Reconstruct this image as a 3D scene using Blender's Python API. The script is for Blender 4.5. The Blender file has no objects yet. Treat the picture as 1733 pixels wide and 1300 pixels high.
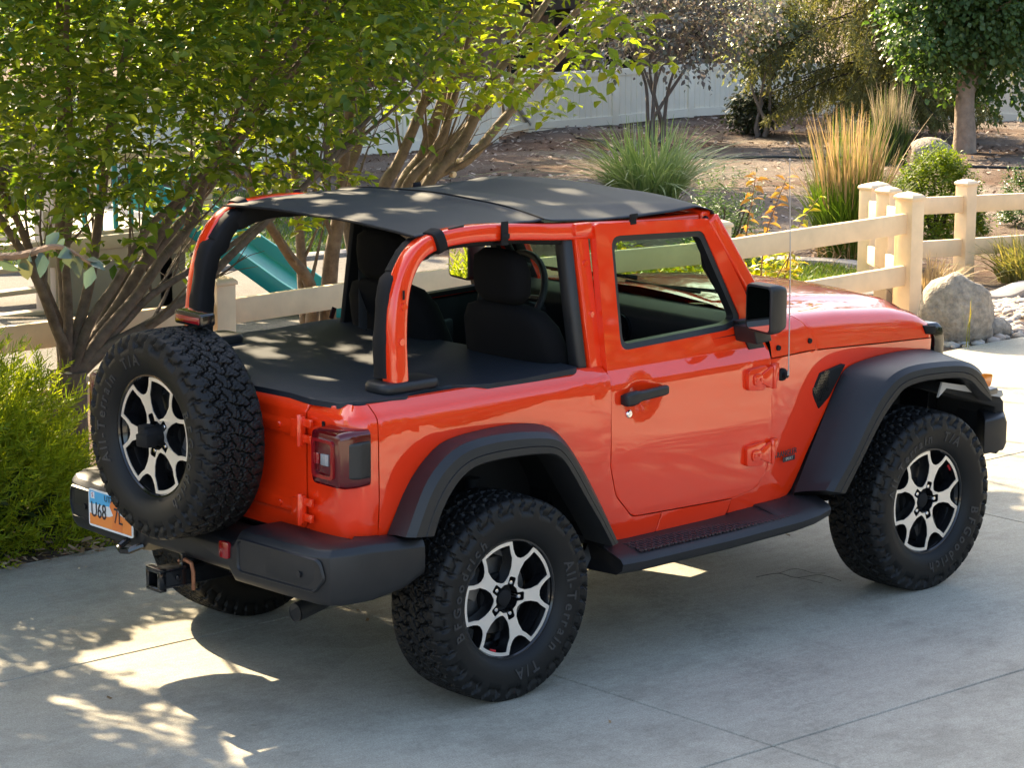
import bpy, bmesh, math, random
import numpy as np
from mathutils import Vector, Matrix, Euler
from mathutils.geometry import tessellate_polygon
R = math.radians
C = bpy.context.scene.collection
SC = bpy.context.scene
# ---------------------------------------------------------------- camera, sky, sun, exposure
cam_d = bpy.data.cameras.new("camera"); cam = bpy.data.objects.new("camera", cam_d); C.objects.link(cam); SC.camera = cam
yaw, pitch, roll = R(47.9896), R(-11.0428), R(0.26456)
F = Vector((math.cos(yaw)*math.cos(pitch), math.sin(yaw)*math.cos(pitch), math.sin(pitch)))
Rt = F.cross(Vector((0, 0, 1))).normalized(); Up = Rt.cross(F)
R2 = math.cos(roll)*Rt + math.sin(roll)*Up; U2 = -math.sin(roll)*Rt + math.cos(roll)*Up
M = Matrix((R2, U2, -F)).transposed().to_4x4(); M.translation = Vector((-6.9351, -8.6099, 3.2524)); cam.matrix_world = M
cam_d.sensor_width = 36; cam_d.lens = 36*4770.36/1733; cam_d.clip_end = 2000; cam_d.clip_start = .1
CAMP = Vector((-6.9351, -8.6099, 3.2524)); DH = Vector((math.cos(yaw), math.sin(yaw)))
SUN = Vector((.27, 1.5, 1.0)).normalized()
w = bpy.data.worlds.new("World"); SC.world = w; w.use_nodes = True
sky = w.node_tree.nodes.new("ShaderNodeTexSky"); sky.sky_type = 'NISHITA'; sky.sun_disc = False
sky.sun_elevation = math.asin(SUN.z); sky.sun_rotation = math.atan2(SUN.x, SUN.y); sky.air_density = 1.0; sky.dust_density = 4.0; sky.ozone_density = .6
bg = w.node_tree.nodes["Background"]; bg.inputs["Strength"].default_value = .12
w.node_tree.links.new(sky.outputs[0], bg.inputs[0])
sd = bpy.data.lights.new("sun", 'SUN'); so = bpy.data.objects.new("sun", sd); C.objects.link(so)
sd.energy = 5.0; sd.angle = R(.55); sd.color = (1, .81, .54); so.rotation_euler = SUN.to_track_quat('Z', 'Y').to_euler(); so.location = (10, 40, 30)
SC.view_settings.view_transform = 'Standard'; SC.view_settings.look = 'None'; SC.view_settings.exposure = 2.15; SC.view_settings.gamma = 1
SC.cycles.max_bounces = 8; SC.cycles.transparent_max_bounces = 12; SC.cycles.transmission_bounces = 6
rnd = random.Random(7); rng = np.random.default_rng(7)

# ---------------------------------------------------------------- materials
def nd(nt, t, **k):
    n = nt.nodes.new(t)
    for a, b in k.items(): setattr(n, a, b)
    return n
def mat(name, col, rough=.5, metal=0, var=None, bump=None, coat=0, cior=1.5, spec=.5, col2=None, sheen=0, rvar=0, extra=None, trans=0):
    """procedural principled material: var=(scale, amount) mottles the colour towards col2, bump=(scale, strength, dist)"""
    m = bpy.data.materials.new(name); m.use_nodes = True; nt = m.node_tree; b = nt.nodes["Principled BSDF"]
    L = nt.links.new
    b.inputs["Base Color"].default_value = (*col, 1); b.inputs["Roughness"].default_value = rough; b.inputs["Metallic"].default_value = metal
    b.inputs["Coat Weight"].default_value = coat; b.inputs["Coat Roughness"].default_value = .03; b.inputs["Coat IOR"].default_value = cior
    b.inputs["Specular IOR Level"].default_value = spec; b.inputs["Sheen Weight"].default_value = sheen
    b.inputs["Transmission Weight"].default_value = trans
    tc = nd(nt, "ShaderNodeTexCoord")
    if var:
        n = nd(nt, "ShaderNodeTexNoise"); n.inputs["Scale"].default_value = var[0]; n.inputs["Detail"].default_value = 6; n.inputs["Roughness"].default_value = .65
        L(tc.outputs["Object"], n.inputs["Vector"])
        r = nd(nt, "ShaderNodeValToRGB"); r.color_ramp.elements[0].position = .32; r.color_ramp.elements[1].position = .68
        c2 = col2 or tuple(c*(1-var[1]) for c in col)
        r.color_ramp.elements[0].color = (*c2, 1); r.color_ramp.elements[1].color = (*col, 1)
        L(n.outputs["Fac"], r.inputs["Fac"]); L(r.outputs["Color"], b.inputs["Base Color"])
        if rvar:
            mr = nd(nt, "ShaderNodeMapRange"); mr.inputs["To Min"].default_value = rough-rvar; mr.inputs["To Max"].default_value = rough+rvar
            L(n.outputs["Fac"], mr.inputs["Value"]); L(mr.outputs[0], b.inputs["Roughness"])
    if bump:
        n = nd(nt, "ShaderNodeTexNoise"); n.inputs["Scale"].default_value = bump[0]; n.inputs["Detail"].default_value = 4
        L(tc.outputs["Object"], n.inputs["Vector"])
        bp = nd(nt, "ShaderNodeBump"); bp.inputs["Strength"].default_value = bump[1]; bp.inputs["Distance"].default_value = bump[2]
        L(n.outputs["Fac"], bp.inputs["Height"]); L(bp.outputs["Normal"], b.inputs["Normal"])
    return m
def leafmat(name, cols, trans=.45, rough=.45, tcol=None, spec=.35):
    """leaf: random tint per face island, glossy top, light shining through"""
    m = bpy.data.materials.new(name); m.use_nodes = True; nt = m.node_tree; b = nt.nodes["Principled BSDF"]; L = nt.links.new
    g = nd(nt, "ShaderNodeNewGeometry"); r = nd(nt, "ShaderNodeValToRGB")
    while len(r.color_ramp.elements) < len(cols): r.color_ramp.elements.new(.5)
    for i, c in enumerate(cols):
        r.color_ramp.elements[i].position = i/(len(cols)-1) if len(cols) > 1 else 0; r.color_ramp.elements[i].color = (*c, 1)
    L(g.outputs["Random Per Island"], r.inputs["Fac"]); L(r.outputs["Color"], b.inputs["Base Color"])
    b.inputs["Roughness"].default_value = rough; b.inputs["Specular IOR Level"].default_value = spec
    t = nd(nt, "ShaderNodeBsdfTranslucent"); mx = nd(nt, "ShaderNodeMixShader"); mx.inputs[0].default_value = trans
    hs = nd(nt, "ShaderNodeMix", data_type='RGBA', blend_type='MULTIPLY'); hs.inputs[0].default_value = 1
    L(r.outputs["Color"], hs.inputs[6]); hs.inputs[7].default_value = (*(tcol or (2.2, 2.0, .7)), 1)
    L(hs.outputs[2], t.inputs["Color"])
    L(b.outputs[0], mx.inputs[1]); L(t.outputs[0], mx.inputs[2]); L(mx.outputs[0], nt.nodes["Material Output"].inputs[0])
    return m

# ---------------------------------------------------------------- mesh helpers
class MB:
    def __init__(s): s.v = []; s.f = []; s.m = []
    def add(s, vs, fs, mi=0):
        o = len(s.v); s.v += [tuple(v) for v in vs]; s.f += [tuple(i+o for i in f) for f in fs]; s.m += [mi]*len(fs); return s
    def box(s, c, d, rot=None, mi=0):
        vs = [Vector((x*d[0]/2, y*d[1]/2, z*d[2]/2)) for x in (-1, 1) for y in (-1, 1) for z in (-1, 1)]
        if rot: e = Euler(rot).to_matrix(); vs = [e @ v for v in vs]
        return s.add([v+Vector(c) for v in vs], [(0, 1, 3, 2), (4, 6, 7, 5), (0, 4, 5, 1), (2, 3, 7, 6), (0, 2, 6, 4), (1, 5, 7, 3)], mi)
    def prism(s, pts, axis, a, b, mi=0):
        n = len(pts)
        def P(p, h): return {'x': (h, p[0], p[1]), 'y': (p[0], h, p[1]), 'z': (p[0], p[1], h)}[axis]
        return s.add([P(p, a) for p in pts]+[P(p, b) for p in pts], [tuple(range(n))[::-1], tuple(range(n, 2*n))]+[(i, (i+1) % n, n+(i+1) % n, n+i) for i in range(n)], mi)
    def loft(s, rings, closed=True, caps=True, mi=0):
        n = len(rings[0]); vs = [p for r in rings for p in r]; fs = []
        for k in range(len(rings)-1):
            for i in range(n if closed else n-1):
                j = (i+1) % n; fs.append((k*n+i, k*n+j, (k+1)*n+j, (k+1)*n+i))
        if caps and closed: fs += [tuple(range(n))[::-1], tuple(range((len(rings)-1)*n, len(rings)*n))]
        return s.add(vs, fs, mi)
    def tube(s, path, r, n=10, caps=True, sec=None, up=None, mi=0):
        """sweep a circle (radius r, or one per point) or a 2-D section along a path"""
        P = [Vector(p) for p in path]; k = len(P); rings = []; U = Vector(up) if up else None
        for i in range(k):
            t = (P[min(i+1, k-1)]-P[max(i-1, 0)]).normalized()
            if U is None: U = Vector((0, 0, 1)) if abs(t.z) < .9 else Vector((1, 0, 0))
            a = t.cross(U)
            if a.length < 1e-6: a = t.orthogonal()
            a.normalize(); b = a.cross(t).normalized()
            if up is None: U = b
            rr = r[i] if isinstance(r, (list, tuple)) else r
            if sec: rings.append([P[i]+a*u*rr+b*v*rr for u, v in sec])
            else: rings.append([P[i]+a*math.cos(2*math.pi*q/n)*rr+b*math.sin(2*math.pi*q/n)*rr for q in range(n)])
        return s.loft(rings, True, caps, mi)
    def lathe(s, prof, c, axis, n=32, mi=0, caps=True):
        """prof = [(radius, height)], height along axis from c"""
        rings = []
        for r, h in prof:
            ring = []
            for q in range(n):
                a = 2*math.pi*q/n; u, v = r*math.cos(a), r*math.sin(a)
                ring.append({'x': (c[0]+h, c[1]+u, c[2]+v), 'y': (c[0]+u, c[1]+h, c[2]+v), 'z': (c[0]+u, c[1]+v, c[2]+h)}[axis])
            rings.append(ring)
        return s.loft(rings, True, caps, mi)
    def build(s, name, mats, parent=None, bevel=0, seg=2, ang=35, smooth=True, sub=0):
        bm = bmesh.new(); vs = [bm.verts.new(v) for v in s.v]
        for f, mi in zip(s.f, s.m):
            try: bf = bm.faces.new([vs[i] for i in f]); bf.material_index = mi
            except ValueError: pass
        return finish(bm, name, mats, parent, bevel, seg, ang, smooth, sub)
def finish(bm, name, mats, parent=None, bevel=0, seg=2, ang=35, smooth=True, sub=0, recalc=True):
    bmesh.ops.remove_doubles(bm, verts=bm.verts, dist=1e-5)
    if recalc: bmesh.ops.recalc_face_normals(bm, faces=bm.faces)
    if sub: bmesh.ops.subdivide_edges(bm, edges=bm.edges, cuts=sub, use_grid_fill=True)
    if bevel:
        es = [e for e in bm.edges if len(e.link_faces) == 2 and e.calc_face_angle(0) > R(28)]
        bmesh.ops.bevel(bm, geom=es, offset=bevel, segments=seg, profile=.5, affect='EDGES', clamp_overlap=True)
    me = bpy.data.meshes.new(name); bm.to_mesh(me); bm.free()
    for m in (mats if isinstance(mats, (list, tuple)) else [mats]): me.materials.append(m)
    if smooth:
        me.polygons.foreach_set("use_smooth", [True]*len(me.polygons)); me.set_sharp_from_angle(angle=R(ang))
    return link(name, me, parent)
def link(name, me, parent=None):
    o = bpy.data.objects.new(name, me); C.objects.link(o)
    if parent is not None: o.parent = parent
    return o
def rawmesh(name, V, Fq, mats, parent=None, smooth=True, mi=None):
    """fast mesh from numpy arrays: V (n,3), Fq (m,k)"""
    me = bpy.data.meshes.new(name); V = np.asarray(V, np.float32); Fq = np.asarray(Fq, np.int32); m, k = Fq.shape
    me.vertices.add(len(V)); me.vertices.foreach_set("co", V.ravel()); me.loops.add(m*k); me.loops.foreach_set("vertex_index", Fq.ravel())
    me.polygons.add(m); me.polygons.foreach_set("loop_start", np.arange(0, m*k, k, dtype=np.int32))
    if smooth: me.polygons.foreach_set("use_smooth", np.ones(m, bool))
    if mi is not None: me.polygons.foreach_set("material_index", np.asarray(mi, np.int32))
    me.update(); me.validate()
    for q in (mats if isinstance(mats, (list, tuple)) else [mats]): me.materials.append(q)
    return link(name, me, parent)
def tag(o, label=None, cat=None, group=None, kind=None):
    if label: o["label"] = label
    if cat: o["category"] = cat
    if group: o["group"] = group
    if kind: o["kind"] = kind
    return o
def thing(name, label, cat, loc=(0, 0, 0), group=None):
    o = bpy.data.objects.new(name, None); C.objects.link(o); o.location = loc; o.empty_display_size = .2
    return tag(o, label, cat, group)
def rounded(pts, rad, n=5):
    """round the corners of a closed 2-D outline; rad is one radius or one per corner"""
    out = []; k = len(pts)
    for i in range(k):
        p = Vector(pts[i]); a = Vector(pts[i-1])-p; b = Vector(pts[(i+1) % k])-p; r = rad[i] if isinstance(rad, (list, tuple)) else rad
        if r <= 0: out.append(tuple(p)); continue
        la, lb = a.length, b.length; a.normalize(); b.normalize(); th = a.angle(b); t = min(r/math.tan(th/2), la*.48, lb*.48)
        p0, p1 = p+a*t, p+b*t
        for j in range(n+1):
            s = j/n; out.append(tuple(p0*(1-s)**2+p*2*s*(1-s)+p1*s*s))
    return out
def interp(x, X, Y): return float(np.interp(x, X, Y))
def catmull(pts, n=6, closed=False):
    P = [Vector(p) for p in pts]; k = len(P); out = []
    for i in range(k if closed else k-1):
        p0 = P[i-1] if (closed or i > 0) else P[0]*2-P[1]; p1 = P[i]; p2 = P[(i+1) % k]; p3 = P[(i+2) % k] if (closed or i+2 < k) else P[-1]*2-P[-2]
        for j in range(n):
            t = j/n; out.append(.5*((2*p1)+(p2-p0)*t+(2*p0-5*p1+4*p2-p3)*t*t+(3*p1-p0-3*p2+p3)*t**3))
    if not closed: out.append(P[-1])
    return out
def panel(name, outer, holes, surf, mats, parent, th=.02, step=.06, bev=.005, inw=(0, 1, 0), cuts=()):
    """sheet-metal panel: fill a 2-D outline (with holes), drape it on surf(u, v), turn its rims inward"""
    loops = [outer]+list(holes); flat = [p for l in loops for p in l]
    tri = tessellate_polygon([[Vector((p[0], p[1], 0)) for p in l] for l in loops])
    bm = bmesh.new(); vs = [bm.verts.new((p[0], p[1], 0)) for p in flat]
    for t in tri:
        try: bm.faces.new([vs[i] for i in t])
        except ValueError: pass
    bmesh.ops.remove_doubles(bm, verts=bm.verts, dist=1e-6)
    us = [p[0] for p in flat]; ws = [p[1] for p in flat]
    for lo, hi, ax in ((min(us), max(us), 0), (min(ws), max(ws), 1)):
        q = [lo+(i+1)*step for i in range(int((hi-lo)/step))] + ([c for c in cuts] if ax == 1 else [])
        for c in q:
            if lo < c < hi:
                no = (1, 0, 0) if ax == 0 else (0, 1, 0)
                bmesh.ops.bisect_plane(bm, geom=bm.verts[:]+bm.edges[:]+bm.faces[:], plane_co=(c, 0, 0) if ax == 0 else (0, c, 0), plane_no=no, dist=1e-6)
    bmesh.ops.dissolve_degenerate(bm, dist=1e-5, edges=bm.edges)
    for v in bm.verts: v.co = Vector(surf(v.co.x, v.co.y))
    iw = Vector(inw)
    bmesh.ops.recalc_face_normals(bm, faces=bm.faces)
    tot = sum((f.normal*f.calc_area() for f in bm.faces), Vector())
    if tot.dot(iw) > 0: bmesh.ops.reverse_faces(bm, faces=bm.faces)
    be = [e for e in bm.edges if len(e.link_faces) == 1]
    ret = bmesh.ops.extrude_edge_only(bm, edges=be)
    for v in [g for g in ret['geom'] if isinstance(g, bmesh.types.BMVert)]: v.co += iw*th
    if bev: bmesh.ops.bevel(bm, geom=[e for e in be if e.is_valid], offset=bev, segments=2, profile=.5, affect='EDGES', clamp_overlap=True)
    return finish(bm, name, mats, parent, ang=40, recalc=False)
def textmesh(name, body, size, m, parent, mtx, depth=.0008, align='CENTER', sx=1.0, bold=0):
    """raised lettering as a mesh"""
    cu = bpy.data.curves.new(name, 'FONT'); cu.body = body; cu.size = size; cu.extrude = depth; cu.offset = bold; cu.align_x = align; cu.align_y = 'CENTER'; cu.resolution_u = 3
    t = bpy.data.objects.new(name, cu); C.objects.link(t); bpy.context.view_layer.update()
    me = bpy.data.meshes.new_from_object(t.evaluated_get(bpy.context.evaluated_depsgraph_get())); bpy.data.objects.remove(t); bpy.data.curves.remove(cu)
    me.transform(mtx @ Matrix.Diagonal((sx, 1, 1, 1))); me.materials.clear(); me.materials.append(m); me.name = name
    return link(name, me, parent) if m else me
# ================================================================ ground, driveway, beds
def sstep(a, b, x): t = np.clip((x-a)/(b-a), 0, 1); return t*t*(3-2*t)
def terr(x, y):
    x = np.asarray(x, float); y = np.asarray(y, float)
    s = (x-CAMP.x)*DH.x+(y-CAMP.y)*DH.y
    z = -.09*np.clip(s-19, 0, 5)-.05*np.clip(s-24, 0, 40)
    z = z*sstep(2.6, 4.6, y)
    z = z+(.020*np.sin(x*1.3+y*.7)+.018*np.sin(x*.6-y*1.7+1)+.012*np.sin(3.1*x+2.3*y))*sstep(2.6, 4, y)
    return z
def tz(x, y): return float(terr(x, y))
def concrete(name, base, marks=False):
    m = bpy.data.materials.new(name); m.use_nodes = True; nt = m.node_tree; b = nt.nodes["Principled BSDF"]; L = nt.links.new
    tc = nd(nt, "ShaderNodeTexCoord"); out = None
    def noise(sc, det, ro=.6, stretch=None):
        n = nd(nt, "ShaderNodeTexNoise"); n.inputs["Scale"].default_value = sc; n.inputs["Detail"].default_value = det; n.inputs["Roughness"].default_value = ro
        if stretch:
            mp = nd(nt, "ShaderNodeMapping"); mp.inputs["Scale"].default_value = stretch; mp.inputs["Rotation"].default_value = (0, 0, R(12)); L(tc.outputs["Object"], mp.inputs[0]); L(mp.outputs[0], n.inputs["Vector"])
        else: L(tc.outputs["Object"], n.inputs["Vector"])
        return n.outputs["Fac"]
    def ramp(f, a, c0, c1, bb=None):
        r = nd(nt, "ShaderNodeValToRGB"); r.color_ramp.elements[0].position = a; r.color_ramp.elements[1].position = bb or 1-a; r.color_ramp.elements[0].color = (*c0, 1); r.color_ramp.elements[1].color = (*c1, 1); L(f, r.inputs[0]); return r.outputs[0]
    def mul(a, c, f=1):
        x = nd(nt, "ShaderNodeMix", data_type='RGBA', blend_type='MULTIPLY'); x.inputs[0].default_value = f; L(a, x.inputs[6]); L(c, x.inputs[7]); return x.outputs[2]
    c = ramp(noise(.55, 5), .3, tuple(v*.86 for v in base), base)
    c = mul(c, ramp(noise(150, 4, .85), .34, (.42, .42, .42), (1.0, 1.0, 1.0)), .9); c = mul(c, ramp(noise(38, 6, .8), .40, (.78, .77, .76), (1, 1, 1), .55), .6)
    c = mul(c, ramp(noise(4.5, 8, .7, (1, 5, 1)), .36, (.88, .87, .86), (1, 1, 1)), .9)
    c = mul(c, ramp(noise(1.6, 8, .78), .40, (.74, .73, .72), (1, 1, 1), .53), .8)
    if marks:
        sp = nd(nt, "ShaderNodeSeparateXYZ"); L(tc.outputs["Object"], sp.inputs[0])
        def M_(op, a, b_=None, v=None):
            m_ = nd(nt, "ShaderNodeMath", operation=op); L(a, m_.inputs[0])
            if b_ is not None: L(b_, m_.inputs[1])
            if v is not None: m_.inputs[1].default_value = v
            return m_.outputs[0]
        y2 = M_('MULTIPLY', sp.outputs[1], sp.outputs[1]); cx = M_('ADD', M_('ADD', M_('MULTIPLY', sp.outputs[1], v=.42), M_('MULTIPLY', y2, v=-.05)), sp.outputs[0] if False else M_('MULTIPLY', sp.outputs[0], v=-1))
        dist = M_('ABSOLUTE', M_('ADD', cx, v=1.62)); band = nd(nt, "ShaderNodeMapRange"); band.inputs["From Min"].default_value = .17; band.inputs["From Max"].default_value = .08; L(dist, band.inputs["Value"])
        patt = noise(30, 3, .7); f_ = M_('MULTIPLY', band.outputs[0], M_('GREATER_THAN', patt, v=.5)); x = nd(nt, "ShaderNodeMix", data_type='RGBA', blend_type='MULTIPLY'); L(M_('MULTIPLY', f_, v=.22), x.inputs[0]); L(c, x.inputs[6]); x.inputs[7].default_value = (.5, .5, .5, 1); c = x.outputs[2]
    L(c, b.inputs["Base Color"]); b.inputs["Roughness"].default_value = .78; b.inputs["Specular IOR Level"].default_value = .3
    ad = nd(nt, "ShaderNodeMath", operation='ADD'); L(noise(260, 3, .7), ad.inputs[0]); L(noise(9, 4, .6, (1, 9, 1)), ad.inputs[1])
    bp = nd(nt, "ShaderNodeBump"); bp.inputs["Strength"].default_value = .35; bp.inputs["Distance"].default_value = .004; L(ad.outputs[0], bp.inputs["Height"]); L(bp.outputs[0], b.inputs["Normal"])
    return m
conc = concrete("broom_finished_concrete", (.60, .565, .455), True)
joint_m = mat("joint_dark", (.05, .048, .045), .9)  # dark sheet under the slabs, seen in the joints
# driveway: slabs between sawn joints; edge of the planting bed at y about 2.05, then 2.8 at the right
xs = [-46, -9.9, -7.34, -4.78, -2.22, .34, 2.90+.855, 6.3, 9.0, 11.6, 40]; ys_ = [-60, -12.2, -9.64, -7.08, -4.52, -1.96, .56]
def yedge(x): return interp(x, [-46, 2.3, 4.2, 5.5, 8, 8.6, 40], [2.05, 2.06, 2.45, 2.75, 2.80, 2.6, 2.6])
b = MB(); g = .004; bm_j = MB()
for i in range(len(xs)-1):
    for j in range(len(ys_)):
        x0, x1 = xs[i]+g, xs[i+1]-g; y0 = ys_[j]+g
        if j < len(ys_)-1: b.prism([(x0, y0), (x1, y0), (x1, ys_[j+1]-g), (x0, ys_[j+1]-g)], 'z', -.1, 0)
        else: b.prism([(x0, y0), (x1, y0)]+[(x, yedge(x)+.008*math.sin(x*7)) for x in np.linspace(x1, x0, 12)], 'z', -.1, 0)
dw = b.build("driveway", conc, None, bevel=.004, seg=1); tag(dw, kind="structure")
b = MB(); b.box((-3, -29, -.06), (86, 62, .09)); jb = b.build("driveway_joint_fill", joint_m); tag(jb, kind="structure")
# planted ground: one sheet to the horizon
soil = bpy.data.materials.new("dry_soil_and_bark"); soil.use_nodes = True; nt = soil.node_tree; b_ = nt.nodes["Principled BSDF"]; L = nt.links.new
tc = nd(nt, "ShaderNodeTexCoord"); n1 = nd(nt, "ShaderNodeTexNoise"); n1.inputs["Scale"].default_value = .45; n1.inputs["Detail"].default_value = 5; n2 = nd(nt, "ShaderNodeTexNoise"); n2.inputs["Scale"].default_value = 26; n2.inputs["Detail"].default_value = 8; n2.inputs["Roughness"].default_value = .8
for n in (n1, n2): L(tc.outputs["Object"], n.inputs["Vector"])
r1 = nd(nt, "ShaderNodeValToRGB"); r1.color_ramp.elements[0].position = .4; r1.color_ramp.elements[1].position = .62; r1.color_ramp.elements[0].color = (.14, .095, .07, 1); r1.color_ramp.elements[1].color = (.235, .20, .17, 1); L(n1.outputs["Fac"], r1.inputs[0])
r2 = nd(nt, "ShaderNodeValToRGB"); r2.color_ramp.elements[0].position = .36; r2.color_ramp.elements[1].position = .66; r2.color_ramp.elements[0].color = (.55, .53, .51, 1); r2.color_ramp.elements[1].color = (1.25, 1.2, 1.15, 1); L(n2.outputs["Fac"], r2.inputs[0])
mm = nd(nt, "ShaderNodeMix", data_type='RGBA', blend_type='MULTIPLY'); mm.inputs[0].default_value = 1; L(r1.outputs[0], mm.inputs[6]); L(r2.outputs[0], mm.inputs[7]); L(mm.outputs[2], b_.inputs["Base Color"]); b_.inputs["Roughness"].default_value = .95; b_.inputs["Specular IOR Level"].default_value = .1
bp = nd(nt, "ShaderNodeBump"); bp.inputs["Strength"].default_value = .9; bp.inputs["Distance"].default_value = .05; L(n2.outputs["Fac"], bp.inputs["Height"]); L(bp.outputs[0], b_.inputs["Normal"])
gx = np.concatenate([np.linspace(-500, -20, 12), np.linspace(-18, 60, 170), np.linspace(64, 600, 14)]); gy = np.concatenate([np.linspace(-500, -10, 8), np.linspace(-6, 60, 150), np.linspace(64, 600, 14)])
GX, GY = np.meshgrid(gx, gy, indexing='ij'); GZ = terr(GX, GY)-.012-.14*(GY < 1.9); nx, ny = GX.shape; idx = np.arange(nx*ny).reshape(nx, ny)
gd = rawmesh("ground", np.stack([GX, GY, GZ], -1).reshape(-1, 3), np.stack([idx[:-1, :-1], idx[1:, :-1], idx[1:, 1:], idx[:-1, 1:]], -1).reshape(-1, 4), soil); tag(gd, kind="structure")
def sheet(name, outline, m, dz=.006, n=26):
    """a patch that lies on the terrain"""
    P = rounded(outline, 1.2, 5); tri = tessellate_polygon([[Vector((p[0], p[1], 0)) for p in P]]); bm = bmesh.new(); vs = [bm.verts.new((*p, 0)) for p in P]
    for t in tri:
        try: bm.faces.new([vs[i] for i in t])
        except ValueError: pass
    for ax in (0, 1):
        lo, hi = min(p[ax] for p in P), max(p[ax] for p in P)
        for c in np.linspace(lo, hi, n)[1:-1]: bmesh.ops.bisect_plane(bm, geom=bm.verts[:]+bm.edges[:]+bm.faces[:], plane_co=(c, c, 0), plane_no=(1, 0, 0) if ax == 0 else (0, 1, 0), dist=1e-6)
    for v in bm.verts: v.co.z = tz(v.co.x, v.co.y)-.012+dz
    o = finish(bm, name, m); tag(o, kind="structure"); return o
sand = mat("pale_gravelly_sand", (.115, .105, .09), .95, var=(14, .35), bump=(60, .6, .02))
sheet("play_area_sand", [(-4, 5.2), (3, 5.0), (6.4, 5.6), (9.5, 9.0), (9.2, 11.8), (2, 12), (-4, 12)], sand)
lawn_m = mat("lawn_soil", (.045, .07, .02), .95, var=(20, .4), bump=(50, .8, .03))
lawn_a = [(5.2, 11.8), (9.4, 11.4), (12.2, 13.2), (14, 17), (8, 22), (2, 16)]; lawn_b = [(9.2, 5.6), (10.0, 5.9), (11.2, 7.1), (11.2, 8.6), (9.8, 9.0), (8.6, 7.6), (7.8, 5.6)]
sheet("lawn", lawn_a, lawn_m, .004); sheet("lawn", lawn_b, lawn_m, .008)
kerb_m = concrete("kerb_concrete", (.46, .44, .41))
def kerb(name, pts, w=.16, h=.07):
    P = catmull([Vector((x, y, 0)) for x, y in pts], 8); b = MB(); b.tube([(p.x, p.y, tz(p.x, p.y)+h/2-.02) for p in P], 1, sec=[(-w/2, -h), (w/2, -h), (w/2, h*.3), (w*.3, h/2), (-w*.3, h/2), (-w/2, h*.3)], up=(0, 0, 1)); o = b.build(name, kerb_m); tag(o, kind="structure")
kerb("kerb", [(7.6, 5.4), (9.2, 5.5), (10.15, 5.85), (11.3, 7.0), (11.45, 8.4), (10.6, 9.2)])
kerb("kerb", [(5.0, 11.7), (9.3, 11.3), (12.1, 13.0), (13.6, 16)])
kerb("kerb", [(8.6, 4.3), (9.8, 4.65), (11.6, 5.45), (14, 6.2)], .2, .09)

# ---------------------------------------------------------------- fences
vinyl = mat("beige_vinyl", (.90, .68, .43), .42, var=(5, .16), bump=(40, .03, .001))
vinyl_far = mat("white_vinyl", (.95, .88, .72), .5, var=(1.5, .08))
def post(b, x, y, z0, h, w=.127):
    b.box((x, y, z0+h/2-.1), (w, w, h+.2)); hw = w/2+.010
    zt = z0+h; b.loft([[(x+sx*k, y+sy*k, zz) for sx, sy in ((-1, -1), (1, -1), (1, 1), (-1, 1))] for k, zz in ((hw, zt-.02), (hw, zt), (hw*.75, zt+.016), (.004, zt+.032))])
def rail_fence(name, label, pts, h=.83, drop=()):
    root = thing(name, label, "fence", (pts[0][0], pts[0][1], tz(*pts[0])))
    inv = Matrix.Translation(-Vector(root.location))
    for i, (x, y) in enumerate(pts):
        if i in drop: continue
        b = MB(); post(b, x, y, tz(x, y), h); b.build("post", vinyl, root, bevel=.004).matrix_parent_inverse = inv
    for i in range(len(pts)-1):
        a, c = Vector(pts[i]), Vector(pts[i+1]); za, zc = tz(*a), tz(*c); d = (c-a).normalized()
        for top in (.72, .36):
            b = MB(); b.tube([(a.x, a.y, za+top-.07), (c.x, c.y, zc+top-.07)], 1, sec=[(-.02, -.07), (.02, -.07), (.02, .07), (-.02, .07)], up=(0, 0, 1)); b.build("rail", vinyl, root, bevel=.005).matrix_parent_inverse = inv
    return root
rail_fence("rail_fence", "long beige two-rail fence running straight behind the orange car to the corner post", [(-6, 3.85), (-3.75, 3.85), (-1.8, 3.85), (.15, 3.85), (2.12, 3.85), (4.09, 3.85), (6.06, 3.85), (7.97, 3.85)])
rail_fence("rail_fence", "short angled fence section with sunlit rails beyond the corner post", [(8.14, 4.02), (9.02, 4.95), (9.98, 5.95)])
rail_fence("rail_fence", "cream two-rail fence receding to the right behind the boulder", [(10.15, 6.02), (11.42, 6.15), (13.4, 6.2), (15.4, 6.25), (17.4, 6.3)])
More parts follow.
